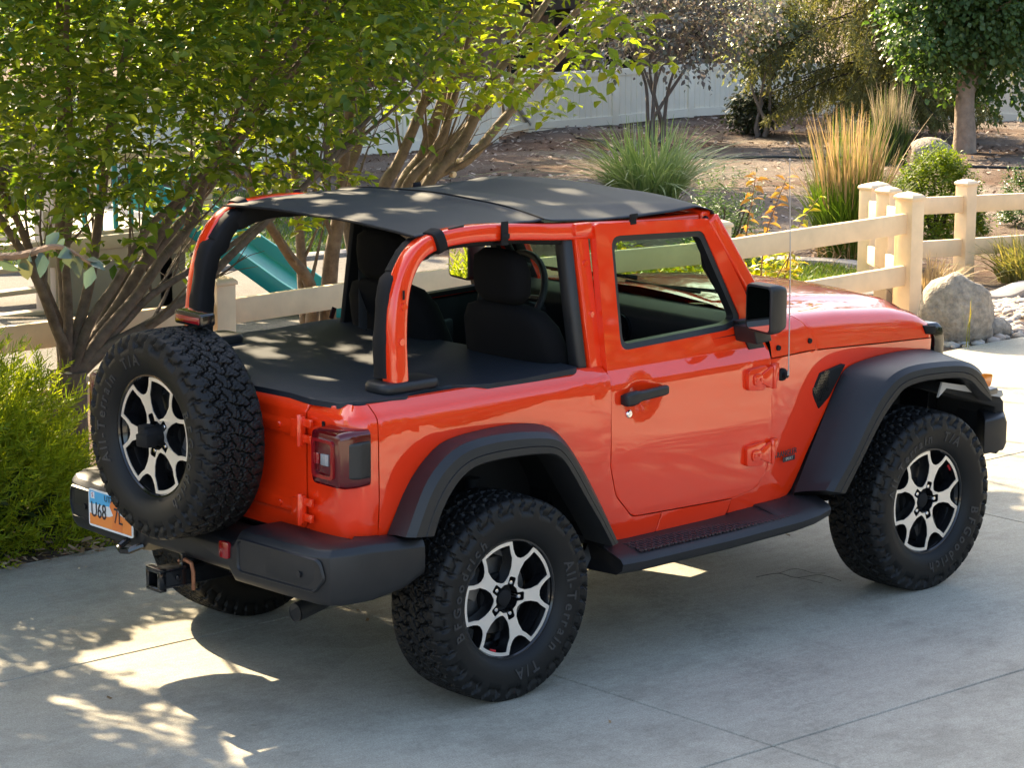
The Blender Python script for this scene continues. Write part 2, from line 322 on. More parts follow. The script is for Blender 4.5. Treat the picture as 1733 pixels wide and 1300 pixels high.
def privacy(name, label, pts, h=.98):
    root = thing(name, label, "fence", (pts[0][0], pts[0][1], tz(*pts[0]))); inv = Matrix.Translation(-Vector(root.location))
    for i, (x, y) in enumerate(pts):
        b = MB(); post(b, x, y, tz(x, y), h+.04, .15); b.build("post", vinyl_far, root, bevel=.004).matrix_parent_inverse = inv
    for i in range(len(pts)-1):
        a, c = Vector(pts[i]), Vector(pts[i+1]); za, zc = tz(*a)-.02, tz(*c)-.02; L_ = (c-a).length; d = (c-a)/L_; nn = Vector((-d.y, d.x)); k = max(4, int(L_/.2)); b = MB()
        for q in range(k):
            p0, p1 = a+d*L_*(q+.05)/k, a+d*L_*(q+.95)/k; z0, z1 = za+(zc-za)*(q+.04)/k, za+(zc-za)*(q+.96)/k
            b.loft([[(p.x+nn.x*o, p.y+nn.y*o, z+t) for o, t in ((-.02, .16), (.02, .16), (.02, h-.10), (-.02, h-.10))] for p, z in ((p0, z0), (p1, z1))])
        b.loft([[(p.x+nn.x*o, p.y+nn.y*o, z+t) for o, t in ((-.012, .1), (.012, .1), (.012, h-.1), (-.012, h-.1))] for p, z in ((a, za), (c, zc))])
        b.build("panel", vinyl_far, root, smooth=False).matrix_parent_inverse = inv
        for lo, hi in ((.02, .17), (h-.11, h)):
            b = MB(); b.loft([[(p.x+nn.x*o, p.y+nn.y*o, z+t) for o, t in ((-.04, lo), (.04, lo), (.04, hi), (-.04, hi))] for p, z in ((a, za), (c, zc))]); b.build("rail", vinyl_far, root).matrix_parent_inverse = inv
def seg(p, q, n): return [(p[0]+(q[0]-p[0])*t, p[1]+(q[1]-p[1])*t) for t in np.linspace(0, 1, n+1)]
privacy("privacy_fence", "tall white board fence across the back of the yard right of its gate", seg((24.6, 26.0), (32.9, 28.6), 3)+seg((32.9, 28.6), (34.2, 21.6), 3)[1:]+seg((34.2, 21.6), (36, 12), 3)[1:])
privacy("privacy_fence", "tall white board fence left of the gate behind the multi-stem trees", seg((12.5, 21.1), (22.0, 24.0), 4))
gate = thing("gate", "white fence gate with a diagonal brace between two tall fence runs", "gate", (22.2, 24.1, tz(22.2, 24.1))); inv = Matrix.Translation(-Vector(gate.location))
a, c = Vector((22.25, 24.15)), Vector((24.4, 25.85)); d = (c-a).normalized(); nn = Vector((-d.y, d.x)); za, zc = tz(*a)+.08, tz(*c)+.08; b = MB()
for q in range(9):
    p0, p1 = a+(c-a)*(q+.05)/9, a+(c-a)*(q+.95)/9; z0 = za+(zc-za)*q/9
    b.loft([[(p.x+nn.x*o, p.y+nn.y*o, z0+t) for o, t in ((-.02, 0), (.02, 0), (.02, .9), (-.02, .9))] for p in (p0, p1)])
b.loft([[(p.x+nn.x*o, p.y+nn.y*o, z+t) for o, t in ((-.012, .02), (.012, .02), (.012, .88), (-.012, .88))] for p, z in ((a, za), (c, zc))])
b.build("board_panel", vinyl_far, gate, smooth=False).matrix_parent_inverse = inv
dk = mat("grey_brace", (.40, .37, .33), .6)
b = MB(); p0, p1 = a-nn*.04, c-nn*.04; b.tube([(p0.x, p0.y, za+.85), (p1.x, p1.y, zc+.05)], .04, sec=[(-1, -.5), (1, -.5), (1, .5), (-1, .5)], up=(0, 0, 1)); b.build("brace", dk, gate).matrix_parent_inverse = inv
for t in (.05, .82):
    b = MB(); b.tube([(p0.x, p0.y, za+t), (p1.x, p1.y, zc+t)], .05, sec=[(-.5, -1), (.5, -1), (.5, 1), (-.5, 1)], up=(0, 0, 1)); b.build("rail", vinyl_far, gate).matrix_parent_inverse = inv
# ---------------------------------------------------------------- neighbour's house beyond the fence, only its lower wall and porch posts show
brick = mat("tan_brick", (.32, .20, .13), .85, var=(9, .35), bump=(40, .4, .01)); darkw = mat("dark_brown_timber", (.05, .032, .022), .7, var=(6, .4)); stucco = mat("tan_stucco", (.50, .40, .29), .9, var=(2, .12), bump=(90, .4, .006)); shingle = mat("grey_shingle", (.12, .10, .09), .9, var=(7, .4))
def house(label, c, sx, sy, h, wallm, rot=0):
    root = thing("house", label, "house", (c[0], c[1], tz(*c)-.3)); root.rotation_euler = (0, 0, R(rot))
    b = MB(); b.box((0, 0, h/2), (sx, sy, h)); b.build("wall", wallm, root)
    b = MB(); e = .5; b.loft([[(-sx/2-e, -sy/2-e, h-.05), (sx/2+e, -sy/2-e, h-.05), (sx/2+e, sy/2+e, h-.05), (-sx/2-e, sy/2+e, h-.05)], [(-sx/2-e, -sy/2-e, h+.1), (sx/2+e, -sy/2-e, h+.1), (sx/2+e, sy/2+e, h+.1), (-sx/2-e, sy/2+e, h+.1)], [(-sx/2+sy*.35, -.1, h+sy*.28), (sx/2-sy*.35, -.1, h+sy*.28), (sx/2-sy*.35, .1, h+sy*.28), (-sx/2+sy*.35, .1, h+sy*.28)]]); b.build("roof", shingle, root)
    for x in np.linspace(-sx/2+1.2, sx/2-1.2, 4):
        b = MB(); b.box((x, -sy/2-.03, 1.5), (1.1, .08, 1.2)); f = b.build("window", mat("window_frame", (.7, .68, .62), .5), root, bevel=.01)
        b = MB(); b.box((x, -sy/2-.075, 1.5), (.95, .02, 1.05)); b.build("pane", gloss_black_w, f)
    b = MB()
    return root
gloss_black_w = mat("window_pane", (.02, .025, .03), .05)
hs = house("tan brick house with dark timber posts beyond the white back fence", (33, 36.5), 14, 8, 3.0, brick, 18)
for x in (-6, -3.4, -.6):
    b = MB(); b.box((x, -5.2, 1.3), (.35, .35, 2.9)); b.build("porch_post", darkw, hs)
b = MB(); b.box((-2, -5.2, 2.85), (10, .4, .3)); b.build("porch_beam", darkw, hs)

# ---------------------------------------------------------------- stones
rock_m = mat("speckled_granite", (.46, .38, .29), .9, var=(26, .5), bump=(30, .7, .03), col2=(.21, .18, .145))
def rock(name, label, cat, c, size, seed, sub=4, m=rock_m, group=None, rough=.10):
    r_ = np.random.default_rng(seed); bm = bmesh.new(); bmesh.ops.create_icosphere(bm, subdivisions=sub, radius=1)
    D = [(Vector(r_.normal(size=3)).normalized(), r_.uniform(.72, .95)) for _ in range(9)]; ph = r_.uniform(0, 9, 9)
    for v in bm.verts:
        n = v.co.copy(); k = 1.0
        for dv, lim in D:
            t = n.dot(dv)
            if t > 0: k = min(k, lim/max(t, 1e-3)*1.0 if t*k > lim else k)
        f = 1+rough*.5*(math.sin(5*n.x+ph[0])*math.sin(6*n.y+ph[1])+math.sin(9*n.z+ph[2])*math.sin(8*n.x+ph[3])*.6)+rough*.12*math.sin(23*n.x+ph[4])*math.sin(21*n.y+ph[5])*math.sin(25*n.z+ph[6])
        v.co = Vector((n.x*size[0], n.y*size[1], n.z*size[2]))*k*f
    o = finish(bm, name, m, None, ang=60); o.location = (c[0], c[1], c[2]); tag(o, label, cat, group); return o
rock("boulder", "large rounded granite boulder standing at the corner of the driveway by the fence", "boulder", (7.55, 3.08, .15), (.285, .24, .30), 3)
rock("boulder", "small pale boulder beside the bare-trunked tree in the back bed", "boulder", (24.3, 17.2, tz(24.3, 17.2)+.05), (.38, .3, .26), 5, 3)
rock("stone", "small dark stone tucked against the big boulder's right foot", "stone", (7.86, 3.0, .02), (.13, .09, .09), 8, 3)
def pebbles(name, pos, size, m, seed):
    """many stones in one mesh"""
    bm = bmesh.new(); bmesh.ops.create_icosphere(bm, subdivisions=1, radius=1); bv = np.array([v.co for v in bm.verts]); bf = np.array([[v.index for v in f.verts] for f in bm.faces]); bm.free()
    r_ = np.random.default_rng(seed); n = len(pos); V = np.repeat(bv[None], n, 0)*(1+r_.uniform(-.22, .22, (n, len(bv), 1)))
    V = V*size[:, None, None]*np.stack([r_.uniform(.8, 1.4, n), r_.uniform(.8, 1.3, n), r_.uniform(.45, .75, n)], -1)[:, None]
    a = r_.uniform(0, 6.3, n); c_, s_ = np.cos(a)[:, None], np.sin(a)[:, None]; X = V[..., 0]*c_-V[..., 1]*s_; Y = V[..., 0]*s_+V[..., 1]*c_
    V = np.stack([X, Y, V[..., 2]], -1)+pos[:, None]; Fq = (bf[None]+np.arange(n)[:, None, None]*len(bv)).reshape(-1, 3)
    return rawmesh(name, V.reshape(-1, 3), Fq, m, None, smooth=True)
def stone_mat(name, cols):
    m = leafmat(name, cols, trans=0, rough=.8, spec=.2); return m
cob = stone_mat("river_cobble", [(.20, .17, .15), (.42, .35, .28), (.55, .47, .38), (.35, .24, .18), (.62, .57, .50), (.30, .28, .27)])
P = []; S_ = []
while len(P) < 2600:
    x, y = rng.uniform(6.6, 13), rng.uniform(2.7, 6.0)
    if y > interp(x, [6.6, 8.0, 8.6, 9.8, 11.6, 13], [3.9, 4.0, 4.2, 4.55, 5.35, 5.8]) or y < yedge(x)+.03: continue
    P.append((x, y, tz(x, y)-.005)); S_.append(rng.uniform(.018, .050))
gp = pebbles("cobble_gravel", np.array(P), np.array(S_), cob, 2); tag(gp, kind="stuff")
# bark chips and leaf litter over the back bed and at the driveway edge
def chips(name, pos, sz, m, seed):
    r_ = np.random.default_rng(seed); n = len(pos); a = r_.uniform(0, 6.28, n); t = r_.uniform(-.5, .5, (n, 2)); l = sz*r_.uniform(.6, 1.5, n); w_ = l*r_.uniform(.25, .6, n)
    ux = np.stack([np.cos(a), np.sin(a), t[:, 0]], -1); vx = np.stack([-np.sin(a), np.cos(a), t[:, 1]], -1)
    V = np.stack([pos-ux*l[:, None]-vx*w_[:, None], pos+ux*l[:, None]-vx*w_[:, None]*.6, pos+ux*l[:, None]*.8+vx*w_[:, None], pos-ux*l[:, None]*.7+vx*w_[:, None]*.8], 1)
    return rawmesh(name, V.reshape(-1, 3), np.arange(4*n).reshape(n, 4), m, None, smooth=False)
barkm = leafmat("bark_chips", [(.12, .07, .045), (.20, .13, .09), (.32, .25, .19), (.38, .31, .25), (.16, .10, .07), (.55, .48, .40)], trans=0, rough=.95, spec=.1)
n = 15000; s_ = rng.uniform(21, 56, n)**1.0; t_ = rng.uniform(-.16, .26, n); ang_ = yaw-t_+.0
P = np.stack([CAMP.x+s_*np.cos(ang_), CAMP.y+s_*np.sin(ang_)], -1); P = P[(P[:, 1] > 6.4) & ~((P[:, 0] < 10.5) & (P[:, 1] > 6))]
sz = np.clip(np.linalg.norm(P-np.array([CAMP.x, CAMP.y]), axis=1)*.0008, .012, .035)
ch = chips("bark_mulch", np.concatenate([P, (terr(P[:, 0], P[:, 1])+.005)[:, None]], 1), sz, barkm, 4); tag(ch, kind="stuff")
litter = leafmat("dry_leaf_litter", [(.16, .09, .04), (.30, .20, .11), (.42, .32, .20), (.10, .06, .03)], trans=.1, rough=.8)
n = 900; x = rng.uniform(-4, 2.2, n); y = yedge(0)+np.abs(rng.normal(0, .10, n))-.06; P = np.stack([x, y, .006+rng.uniform(0, .03, n)], -1)
lt = chips("leaf_litter", P, np.full(n, .02), litter, 9); tag(lt, kind="stuff")
# a few dead leaves, twigs and tyre dust on the concrete
n = 60; P = np.stack([rng.uniform(-3, 8, n), rng.uniform(-2.5, 2, n), np.full(n, .004)], -1); lv = chips("fallen_leaf_scraps", P, np.full(n, .010), litter, 11); tag(lv, kind="stuff")
# drip irrigation hose
hose_m = mat("black_hose", (.012, .012, .012), .5)
for lab, pts in (("thin black drip hose crossing the back bed left of the fountain grass", [(23.4, 23.6), (22.9, 22.7), (21.9, 20.9), (21.3, 19.7)]), ("thin black drip hose crossing the back bed right of the fountain grass", [(21.2, 18.9), (22.4, 18.6), (23.0, 18.0), (24.2, 17.6)]), ("thin black drip hose near the right edge behind the box shrubs", [(22.6, 15.2), (23.4, 14.2), (24.4, 13.2)])):
    b = MB(); b.tube([(p.x, p.y, tz(p.x, p.y)+.03) for p in catmull([Vector((x, y, 0)) for x, y in pts], 8)], .022, 6); tag(b.build("drip_hose", hose_m), lab, "hose")
# twig on the driveway beside the front wheel
b = MB()
for pts, r_ in (([(2.02, -.30, .006), (2.10, -.36, .02), (2.13, -.44, .012), (2.22, -.50, .02), (2.25, -.60, .008)], 0.0013), ([(2.10, -.36, .02), (2.19, -.38, .03), (2.24, -.44, .014), (2.30, -.46, .006)], .0010), ([(2.13, -.44, .012), (2.12, -.52, .02), (2.16, -.57, .006)], .0009)): b.tube(catmull([Vector(p) for p in pts], 6), r_, 5)
tag(b.build("twig", mat("twig_bark", (.05, .04, .03), .9)), "thin dry twig lying on the concrete left of the front wheel", "twig")

# ---------------------------------------------------------------- play set beyond the fence
pb = mat("beige_play_plastic", (.42, .36, .29), .5, var=(5, .1)); teal = mat("teal_plastic", (.012, .24, .27), .35, var=(4, .12)); pgrey = mat("grey_play_panel", (.20, .19, .18), .6)
ps = thing("play_set", "beige and teal children's play set with a slide behind the rail fence", "play set", (4.6, 8.3, tz(4.6, 8.3))); g0 = tz(4.6, 8.3)
def pl_(name, b, m, **k): o = b.build(name, m, ps, **k); o.matrix_parent_inverse = Matrix.Translation(-Vector(ps.location)); return o
for x, y, h in ((3.75, 8.0, 1.5), (4.98, 8.0, 1.7), (3.75, 9.3, 1.7), (4.98, 9.3, 1.7), (4.62, 8.0, .55)):
    b = MB(); b.box((x, y, g0+h/2), (.13, .13, h)); pl_("post", b, pb, bevel=.015)
b = MB(); b.box((4.36, 8.65, .42), (1.5, 1.5, .10)); b.box((4.36, 7.95, .36), (1.6, .06, .16)); pl_("deck", b, pb, bevel=.01)
b = MB(); b.box((4.3, 7.96, 0.08), (1.0, .05, .5)); pl_("side_panel", b, pgrey, bevel=.02)
for k in range(9):
    b = MB(); b.tube([(3.85+k*.13, 8.0, .46), (3.85+k*.13, 8.0, .98)], .020, 8); pl_("baluster", b, teal)
b = MB(); b.box((4.36, 8.0, 1.0), (1.4, .09, .08)); b.box((4.36, 8.0, .47), (1.4, .08, .05)); pl_("hand_rail", b, pb, bevel=.01)
b = MB()
for k in range(4): b.box((3.3, 7.85, g0+.1+k*.16), (.5, .10, .035))
b.box((3.07, 7.85, .25), (.05, .12, .9)); b.box((3.53, 7.85, .25), (.05, .12, .9)); pl_("step_ladder", b, pb, bevel=.008)
path = catmull([Vector((4.72, 8.35, .62)), Vector((4.90, 8.05, .52)), Vector((5.12, 7.5, .22)), Vector((5.30, 7.05, -.02)), Vector((5.52, 6.6, -.08))], 7)
b = MB(); b.tube(path, 1, sec=[(-.25, .09), (-.22, .09), (-.20, .0), (.20, 0), (.22, .09), (.25, .09), (.25, -.03), (-.25, -.03)], up=(0, 0, 1)); pl_("slide", b, teal, bevel=.008, ang=45)
b = MB(); b.box((5.22, 7.25, -.12), (.3, .10, .26)); pl_("slide_support", b, pb)
b = MB(); b.loft([[(3.5, 7.8, 1.75), (5.2, 7.8, 1.75), (5.2, 9.5, 1.75), (3.5, 9.5, 1.75)], [(3.5, 8.6, 2.4), (5.2, 8.6, 2.4), (5.2, 8.7, 2.4), (3.5, 8.7, 2.4)]]); pl_("roof", b, teal, bevel=.01)
b = MB(); b.box((1.2, 6.0, .14), (.8, .35, .30)); tag(b.build("storage_box", teal, bevel=.03), "dark teal plastic box on the sand behind the fence at the left", "box")
# ================================================================ the orange four-wheel-drive car
paint = mat("orange_paint", (.85, .037, .004), .38, 0, coat=1, cior=1.7, spec=.12, bump=(900, .02, .001))
black_plastic = mat("textured_black_plastic", (.0135, .014, .0155), .47, bump=(700, .25, .0006), var=(9, .25))
trim_black = mat("dark_trim", (.010, .010, .011), .72, spec=.25, var=(6, .3))
gloss_black = mat("gloss_black", (.008, .008, .009), .16, coat=.5)
rubber = mat("tyre_rubber", (.0065, .0064, .0063), .55, var=(5, .35), bump=(260, .2, .001), spec=.35)
rubber_letter = mat("raised_tyre_letters", (.030, .030, .031), .5)
fabric = mat("black_vinyl_fabric", (.0125, .0185, .0265), .58, spec=.4, var=(2.2, .25), bump=(420, .18, .0012), sheen=.0)
cloth = mat("seat_cloth", (.0045, .0045, .005), .9, spec=.15, bump=(300, .3, .001))
silver = mat("machined_alloy", (.90, .89, .87), .42, .9, bump=(180, .04, .0006))
chrome = mat("chrome", (.85, .85, .85), .1, 1)
steel = mat("dull_steel", (.25, .25, .25), .45, 1, var=(12, .4))
under = mat("underbody_black", (.006, .006, .006), .8)
redlens = mat("dark_red_lens", (.09, .002, .005), .14, coat=.4)
redbright = mat("red_lens", (.26, .006, .010), .12, coat=1)
amber = mat("amber_lens", (.75, .20, .02), .12, coat=1)
clear = mat("clear_lens", (.30, .30, .31), .15, coat=1)
mirror_m = mat("mirror_glass", (.85, .87, .88), .01, 1)
rust = mat("rusty_pin", (.42, .16, .07), .6, .3, var=(30, .5))
redcal = mat("red_decal", (.6, .02, .03), .4)
glass = bpy.data.materials.new("tinted_windscreen"); glass.use_nodes = True
_nt = glass.node_tree; _b = _nt.nodes["Principled BSDF"]; _t = _nt.nodes.new("ShaderNodeBsdfTransparent"); _g = _nt.nodes.new("ShaderNodeBsdfGlossy"); _mx = _nt.nodes.new("ShaderNodeMixShader"); _fr = _nt.nodes.new("ShaderNodeLayerWeight")
_t.inputs[0].default_value = (.72, .86, .70, 1); _g.inputs["Roughness"].default_value = .01; _fr.inputs["Blend"].default_value = .12
for a, b in ((_fr.outputs["Facing"], _mx.inputs[0]), (_t.outputs[0], _mx.inputs[1]), (_g.outputs[0], _mx.inputs[2]), (_mx.outputs[0], _nt.nodes["Material Output"].inputs[0])): _nt.links.new(a, b)
_nt.nodes.remove(_b)

car = thing("car", "orange two-door open-top car with black soft top and rear spare wheel on the driveway", "car")
def mirror_of(o, name=None, parent=None):
    me = o.data.copy(); me.transform(Matrix.Diagonal((1, -1, 1, 1))); me.flip_normals()
    return link(name or o.name.split('.')[0], me, parent or o.parent)
def ysd(z): return -interp(z, [.45, .6, .85, 1.12, 1.18, 1.80], [.765, .785, .80, .79, .765, .655])
def ysq(z): return -interp(z, [.45, .6, .85, 1.12, 1.15, 1.165, 1.2], [.765, .785, .80, .795, .789, .778, .733])
def ysf(x): return -interp(x, [1.6, 2.78], [.785, .63])
def tuck(z): return interp(z, [.45, .6, .85], [.035, .015, 0])
# --- rear quarter panel, with the sill under the door corner
d_out = rounded([(.655, 1.752), (1.292, 1.719), (1.452, 1.417), (1.553, 1.165), (1.552, .66), (1.49, .580), (1.351, .558), (.767, .574), (.670, .675), (.631, .80), (.634, 1.175)], [.02, .025, .1, .05, .07, .07, .03, .06, .08, .1, .1])
_d = [Vector(p) for p in d_out]; dedge = []
for k_ in range(len(_d)):
    if _d[k_].x < .80 and _d[k_].y < 1.16 or abs(_d[k_].x-.634) < .01 and _d[k_].y < 1.2:
        t_ = (_d[(k_+1) % len(_d)]-_d[k_-1]).normalized(); n_ = Vector((t_.y, -t_.x)); cen = Vector((1.1, 1.1)); n_ = n_ if (n_.dot(_d[k_]-cen) > 0) else -n_; dedge.append(tuple(_d[k_]+n_*.0055))
dedge = sorted(dedge, key=lambda p: math.atan2(p[1]-1.1, p[0]-1.1) % (2*math.pi), reverse=True)
q_out = [(-.55, .705), (-.51, .705), (-.42, .85), (-.32, .965), (-.2, 1.02), (.05, 1.03), (.2, 1.015), (.31, .965), (.42, .85), (.535, .69), (.625, .52), (.65, .488), (.90, .478), (.915, .50), (.932, .563)] + dedge + [(.628, 1.197), (-.55, 1.197)]
side_p = panel("body_side", q_out, [], lambda x, z: (x, ysq(z), z), paint, car, th=.03, step=.07, bev=.004, cuts=(1.15, 1.165))
mirror_of(side_p)
sill_out = [(.938, .563), (.922, .50), (.908, .478), (1.31, .480), (1.325, .50), (1.342, .553)]
sp = panel("door_sill", sill_out, [], lambda x, z: (x, ysd(z), z), paint, car, th=.03, step=.07, bev=.003)
mirror_of(sp)
# --- rear corner pieces: a curved plan swept up the corner
def corner_ring(z):
    top = max(0, (z-1.15)/.05); inn = .06*top; lo = interp(z, [.68, .76], [.012, 0])
    P = [(-.556, -.795+ (0.795+ysq(z))), (-.60, -.792+(0.795+ysq(z))), (-.632, -.772+(0.795+ysq(z))*.9), (-.652, -.735+inn*.6), (-.660, -.69+inn*.3), (-.662, -.60), (-.662, -.515)]
    return [Vector((x+inn*(.9 if i > 2 else .5*i/2)+lo, y+lo*(1 if i < 3 else .3), z)) for i, (x, y) in enumerate(P)]
b = MB(); b.loft([[p for p in catmull(corner_ring(z), 4)] for z in (.675, .70, .76, .85, .95, 1.05, 1.12, 1.15, 1.165, 1.182, 1.197)], closed=False)
cp = b.build("rear_corner", paint, car, ang=50); mirror_of(cp)
# --- tailgate
def tg(y, z):
    x = -.664
    x -= .010*max(0, min(1, (.03-abs(z-1.075))/.012))*(1 if abs(y) > .08 else 0)
    x -= .010*max(0, min(1, (.035-abs(z-.785))/.012))*(1 if abs(y) > .08 else 0)
    x += .055*max(0, (z-1.15)/.05)**1.4 + .012*max(0, (.76-z)/.06)
    return (x, y, z)
tgp = panel("tailgate", rounded([(-.508, .69), (.508, .69), (.508, 1.2), (-.508, 1.2)], [.07, .07, .012, .012]), [], tg, paint, car, th=.02, step=.03, bev=.004, inw=(1, 0, 0), cuts=(1.045, 1.057, 1.093, 1.105, .75, .762, .808, .82, 1.15, 1.17, 1.185))
b = MB(); b.box((-.632, 0, .70), (.03, 1.24, .06)); b.box((-.62, 0, 1.17), (.03, 1.3, .04)); b.build("rear_sill", paint, car, bevel=.005)
for z in (1.085, .785):
    b = MB(); b.box((-.690, -.508, z), (.022, .034, .105)); b.box((-.684, -.545, z+.03), (.014, .05, .03)); b.box((-.684, -.545, z-.03), (.014, .05, .03)); b.box((-.682, -.47, z), (.016, .05, .07))
    b.lathe([(0, -.06), (.011, -.06), (.011, .06), (0, .06)], (-.699, -.512, z), 'z', 12); b.build("tailgate_hinge", paint, car, bevel=.004)
    b = MB(); b.lathe([(0, 0), (.012, 0), (.010, -.006), (0, -.006)], (-.676, -.36, z-.004), 'x', 14); b.build("tailgate_bolt", paint, car)
# --- door
def door_surf(x, z):
    y = ysd(z); d = math.hypot((x-.80)/.085, (z-1.068)/.075)
    if d < 1: y += .022*(1-d*d)**1.0
    return (x, y, z)
d_hole = rounded([(.735, 1.697), (1.252, 1.673), (1.425, 1.283), (1.33, 1.262), (.722, 1.247)], [.05, .045, .05, .06, .045])
dp = panel("door", d_out, [d_hole], door_surf, paint, car, th=.035, step=.03, bev=.004, cuts=(1.12, 1.18))
def ring(o, i_, y_out, y_in, name, m, parent, surf=ysd):
    """strip between two outlines that have the same number of points, with depth"""
    b = MB(); n = len(o)
    vs = [(x, surf(z)+y_out, z) for x, z in o]+[(x, surf(z)+y_out+.004, z) for x, z in i_]+[(x, surf(z)+y_in, z) for x, z in i_]+[(x, surf(z)+y_in, z) for x, z in o]
    fs = []
    for k in range(n):
        j = (k+1) % n
        for a in range(4): c = (a+1) % 4; fs.append((a*n+k, a*n+j, c*n+j, c*n+k))
    b.add(vs, fs); return b.build(name, m, parent, ang=30)
dh2 = rounded([(.757, 1.672), (1.236, 1.650), (1.392, 1.300), (1.325, 1.284), (.745, 1.269)], [.04, .035, .04, .05, .035])
ring(d_hole, dh2, .006, .05, "window_seal", black_plastic, dp)
b = MB(); b.prism([(1.36, 1.30), (1.45, 1.30), (1.535, 1.17), (1.44, 1.17), (1.40, 1.255)], 'y', -.772, -.745); b.build("mirror_sail", black_plastic, dp, bevel=.003)
b = MB()                                                        # handle: a bar bridging the dish
b.loft([[(x, -.79+dy+u*.013, zc+v*h) for u, v in ((-1, -.7), (-.4, -1), (1, -1), (1, 1), (-.4, 1), (-1, .7))] for x, dy, zc, h in ((.683, -.016, 1.062, .018), (.69, -.03, 1.063, .026), (.72, -.036, 1.066, .029), (.745, -.036, 1.069, .027), (.76, -.036, 1.071, .021), (.90, -.034, 1.077, .019), (.915, -.03, 1.078, .018), (.922, -.015, 1.078, .014))])
b.box((.70, -.79, 1.065), (.03, .03, .03)); b.box((.905, -.79, 1.077), (.02, .03, .026)); b.build("handle", black_plastic, dp, bevel=.003)
b = MB(); b.lathe([(0, -.006), (.012, -.006), (.016, -.002), (.016, .01), (0, .01)], (.727, -.797, 1.0), 'y', 20); b.lathe([(0, -.010), (.005, -.010), (.005, 0)], (.727, -.797, 1.0), 'y', 10); b.build("lock", chrome, dp)
for z in (1.05, .73):
    b = MB(); y0 = -.80
    b.prism(rounded([(1.40, z-.042), (1.50, z-.052), (1.515, z+.052), (1.40, z+.042)], .018), 'y', y0-.012, y0+.01)
    b.prism(rounded([(1.425, z-.024), (1.475, z-.024), (1.475, z+.024), (1.425, z+.024)], .016), 'y', y0-.021, y0-.008)
    b.prism([(1.475, z-.02), (1.535, z-.045), (1.535, z+.045), (1.475, z+.02)], 'y', y0-.019, y0-.004)
    b.box((1.575, -.791, z+.012), (.045, .014, .075)); b.lathe([(0, -.05), (.0115, -.05), (.0115, .05), (0, .05)], (1.553, -.811, z), 'z', 14)
    for dx in (-.014, .014): b.lathe([(0, -.026), (.007, -.026), (.008, -.018), (0, -.018)], (1.45+dx, y0, z), 'y', 12)
    b.build("door_hinge", paint, dp, bevel=.0035)
lp = mirror_of(dp); lp.name = "door"
for ch in list(dp.children):
    if ch.name.startswith(("window_seal", "mirror_sail")): mirror_of(ch, parent=lp)
for s, par in ((-1, dp), (1, lp)):                              # inner trims
    b = MB(); b.prism([(.66, .6), (1.53, .6), (1.53, 1.18), (1.40, 1.25), (.70, 1.235), (.66, 1.2)], 'y', s*.715, s*.755); b.build("inner_trim", trim_black, par, bevel=.01)
b = MB(); b.prism(rounded([(.95, 1.02), (1.10, 1.03), (1.10, 1.15), (.95, 1.14)], .02), 'y', .700, .716); b.build("pull_handle", steel, lp, bevel=.003)
# --- front side panel (cowl side + wing)
w_out = [(1.345, .488), (1.70, .488), (1.75, .53), (1.83, .66), (1.95, .83), (2.04, .95), (2.13, 1.0), (2.3, 1.012), (2.5, 1.012), (2.772, .985), (2.778, 1.045), (2.32, 1.078), (1.846, 1.114), (1.561, 1.118), (1.561, .66), (1.496, .573), (1.36, .55)]
wp = panel("front_wing", w_out, [], lambda x, z: (x, ysf(x)+tuck(z), z), paint, car, th=.03, step=.06, bev=.004); mirror_of(wp)
# --- bonnet and scuttle, lofted from stations
ZL = ([1.56, 1.85, 2.32, 2.78], [1.124, 1.120, 1.084, 1.050]); ZS = ([1.6, 1.70, 2.1, 2.53, 2.70, 2.79, 2.86], [1.278, 1.272, 1.243, 1.197, 1.160, 1.115, 1.07])
XR = [1.885, 1.872, 1.835, 1.80, 1.765, 1.745, 1.735, 1.725, 1.715, 1.71, 1.70]
XF = [2.776, 2.782, 2.79, 2.80, 2.808, 2.815, 2.83, 2.845, 2.855, 2.86, 2.865]
def half(x_of, t):
    out = []
    for i in range(11):
        x = x_of(i, t); zl = interp(x, *ZL); zs = interp(x, *ZS); y0 = -ysf(x)
        k = max(0, min(1, (x-1.75)/.2))
        yz = [(y0, zl), (y0-.004, zl+.3*(zs-zl)), (y0-.012, zl+.62*(zs-zl)), (y0-.026, zl+.86*(zs-zl)), (y0-.05, zs), (y0-.085, zs+.010), (.48, zs+.022), (.445, zs+.026+.012*k), (.40, zs+.030+.018*k), (.2, zs+.044+.016*k), (0, zs+.050+.016*k)][i]
        out.append((x, yz[0], yz[1]))
    return out
def full(h): return [Vector((x, -y, z)) for x, y, z in h]+[Vector((x, y, z)) for x, y, z in h[-2::-1]]
def smooth_ring(r): return r
hood_st = [0, .03, .1, .2, .3, .4, .5, .6, .7, .78, .85, .9, .94, .97, 1]
rings = [full(half(lambda i, t: XR[i]*(1-t)+XF[i]*t, t)) for t in hood_st]
rings.insert(0, [p+Vector((.002, 0, -.02)) for p in rings[0]]); rings.append([p+Vector((.0, 0, -.03)) for p in rings[-1]])
b = MB(); b.loft(rings, closed=False); hood = b.build("bonnet", paint, car, ang=32)
X0 = [1.563, 1.559, 1.548, 1.532, 1.521, 1.530, 1.555, 1.56, 1.563, 1.563, 1.563]
rings = [full(half(lambda i, t: X0[i]*(1-t)+(XR[i]-.007)*t, t)) for t in (0, .25, .5, .75, 1)]; rings.append([p+Vector((0, 0, -.02)) for p in rings[-1]])
b = MB(); b.loft(rings, closed=False); scut = b.build("scuttle", paint, car, ang=32)
b = MB()
for s in (-1, 1):
    for x in (1.605, 1.83): b.lathe([(0, s*.006), (.011, s*.006), (.012, -s*.004), (0, -s*.004)], (x, s*(-ysf(x)-.002), 1.16), 'y', 14)
b.build("scuttle_bolt", trim_black, car)
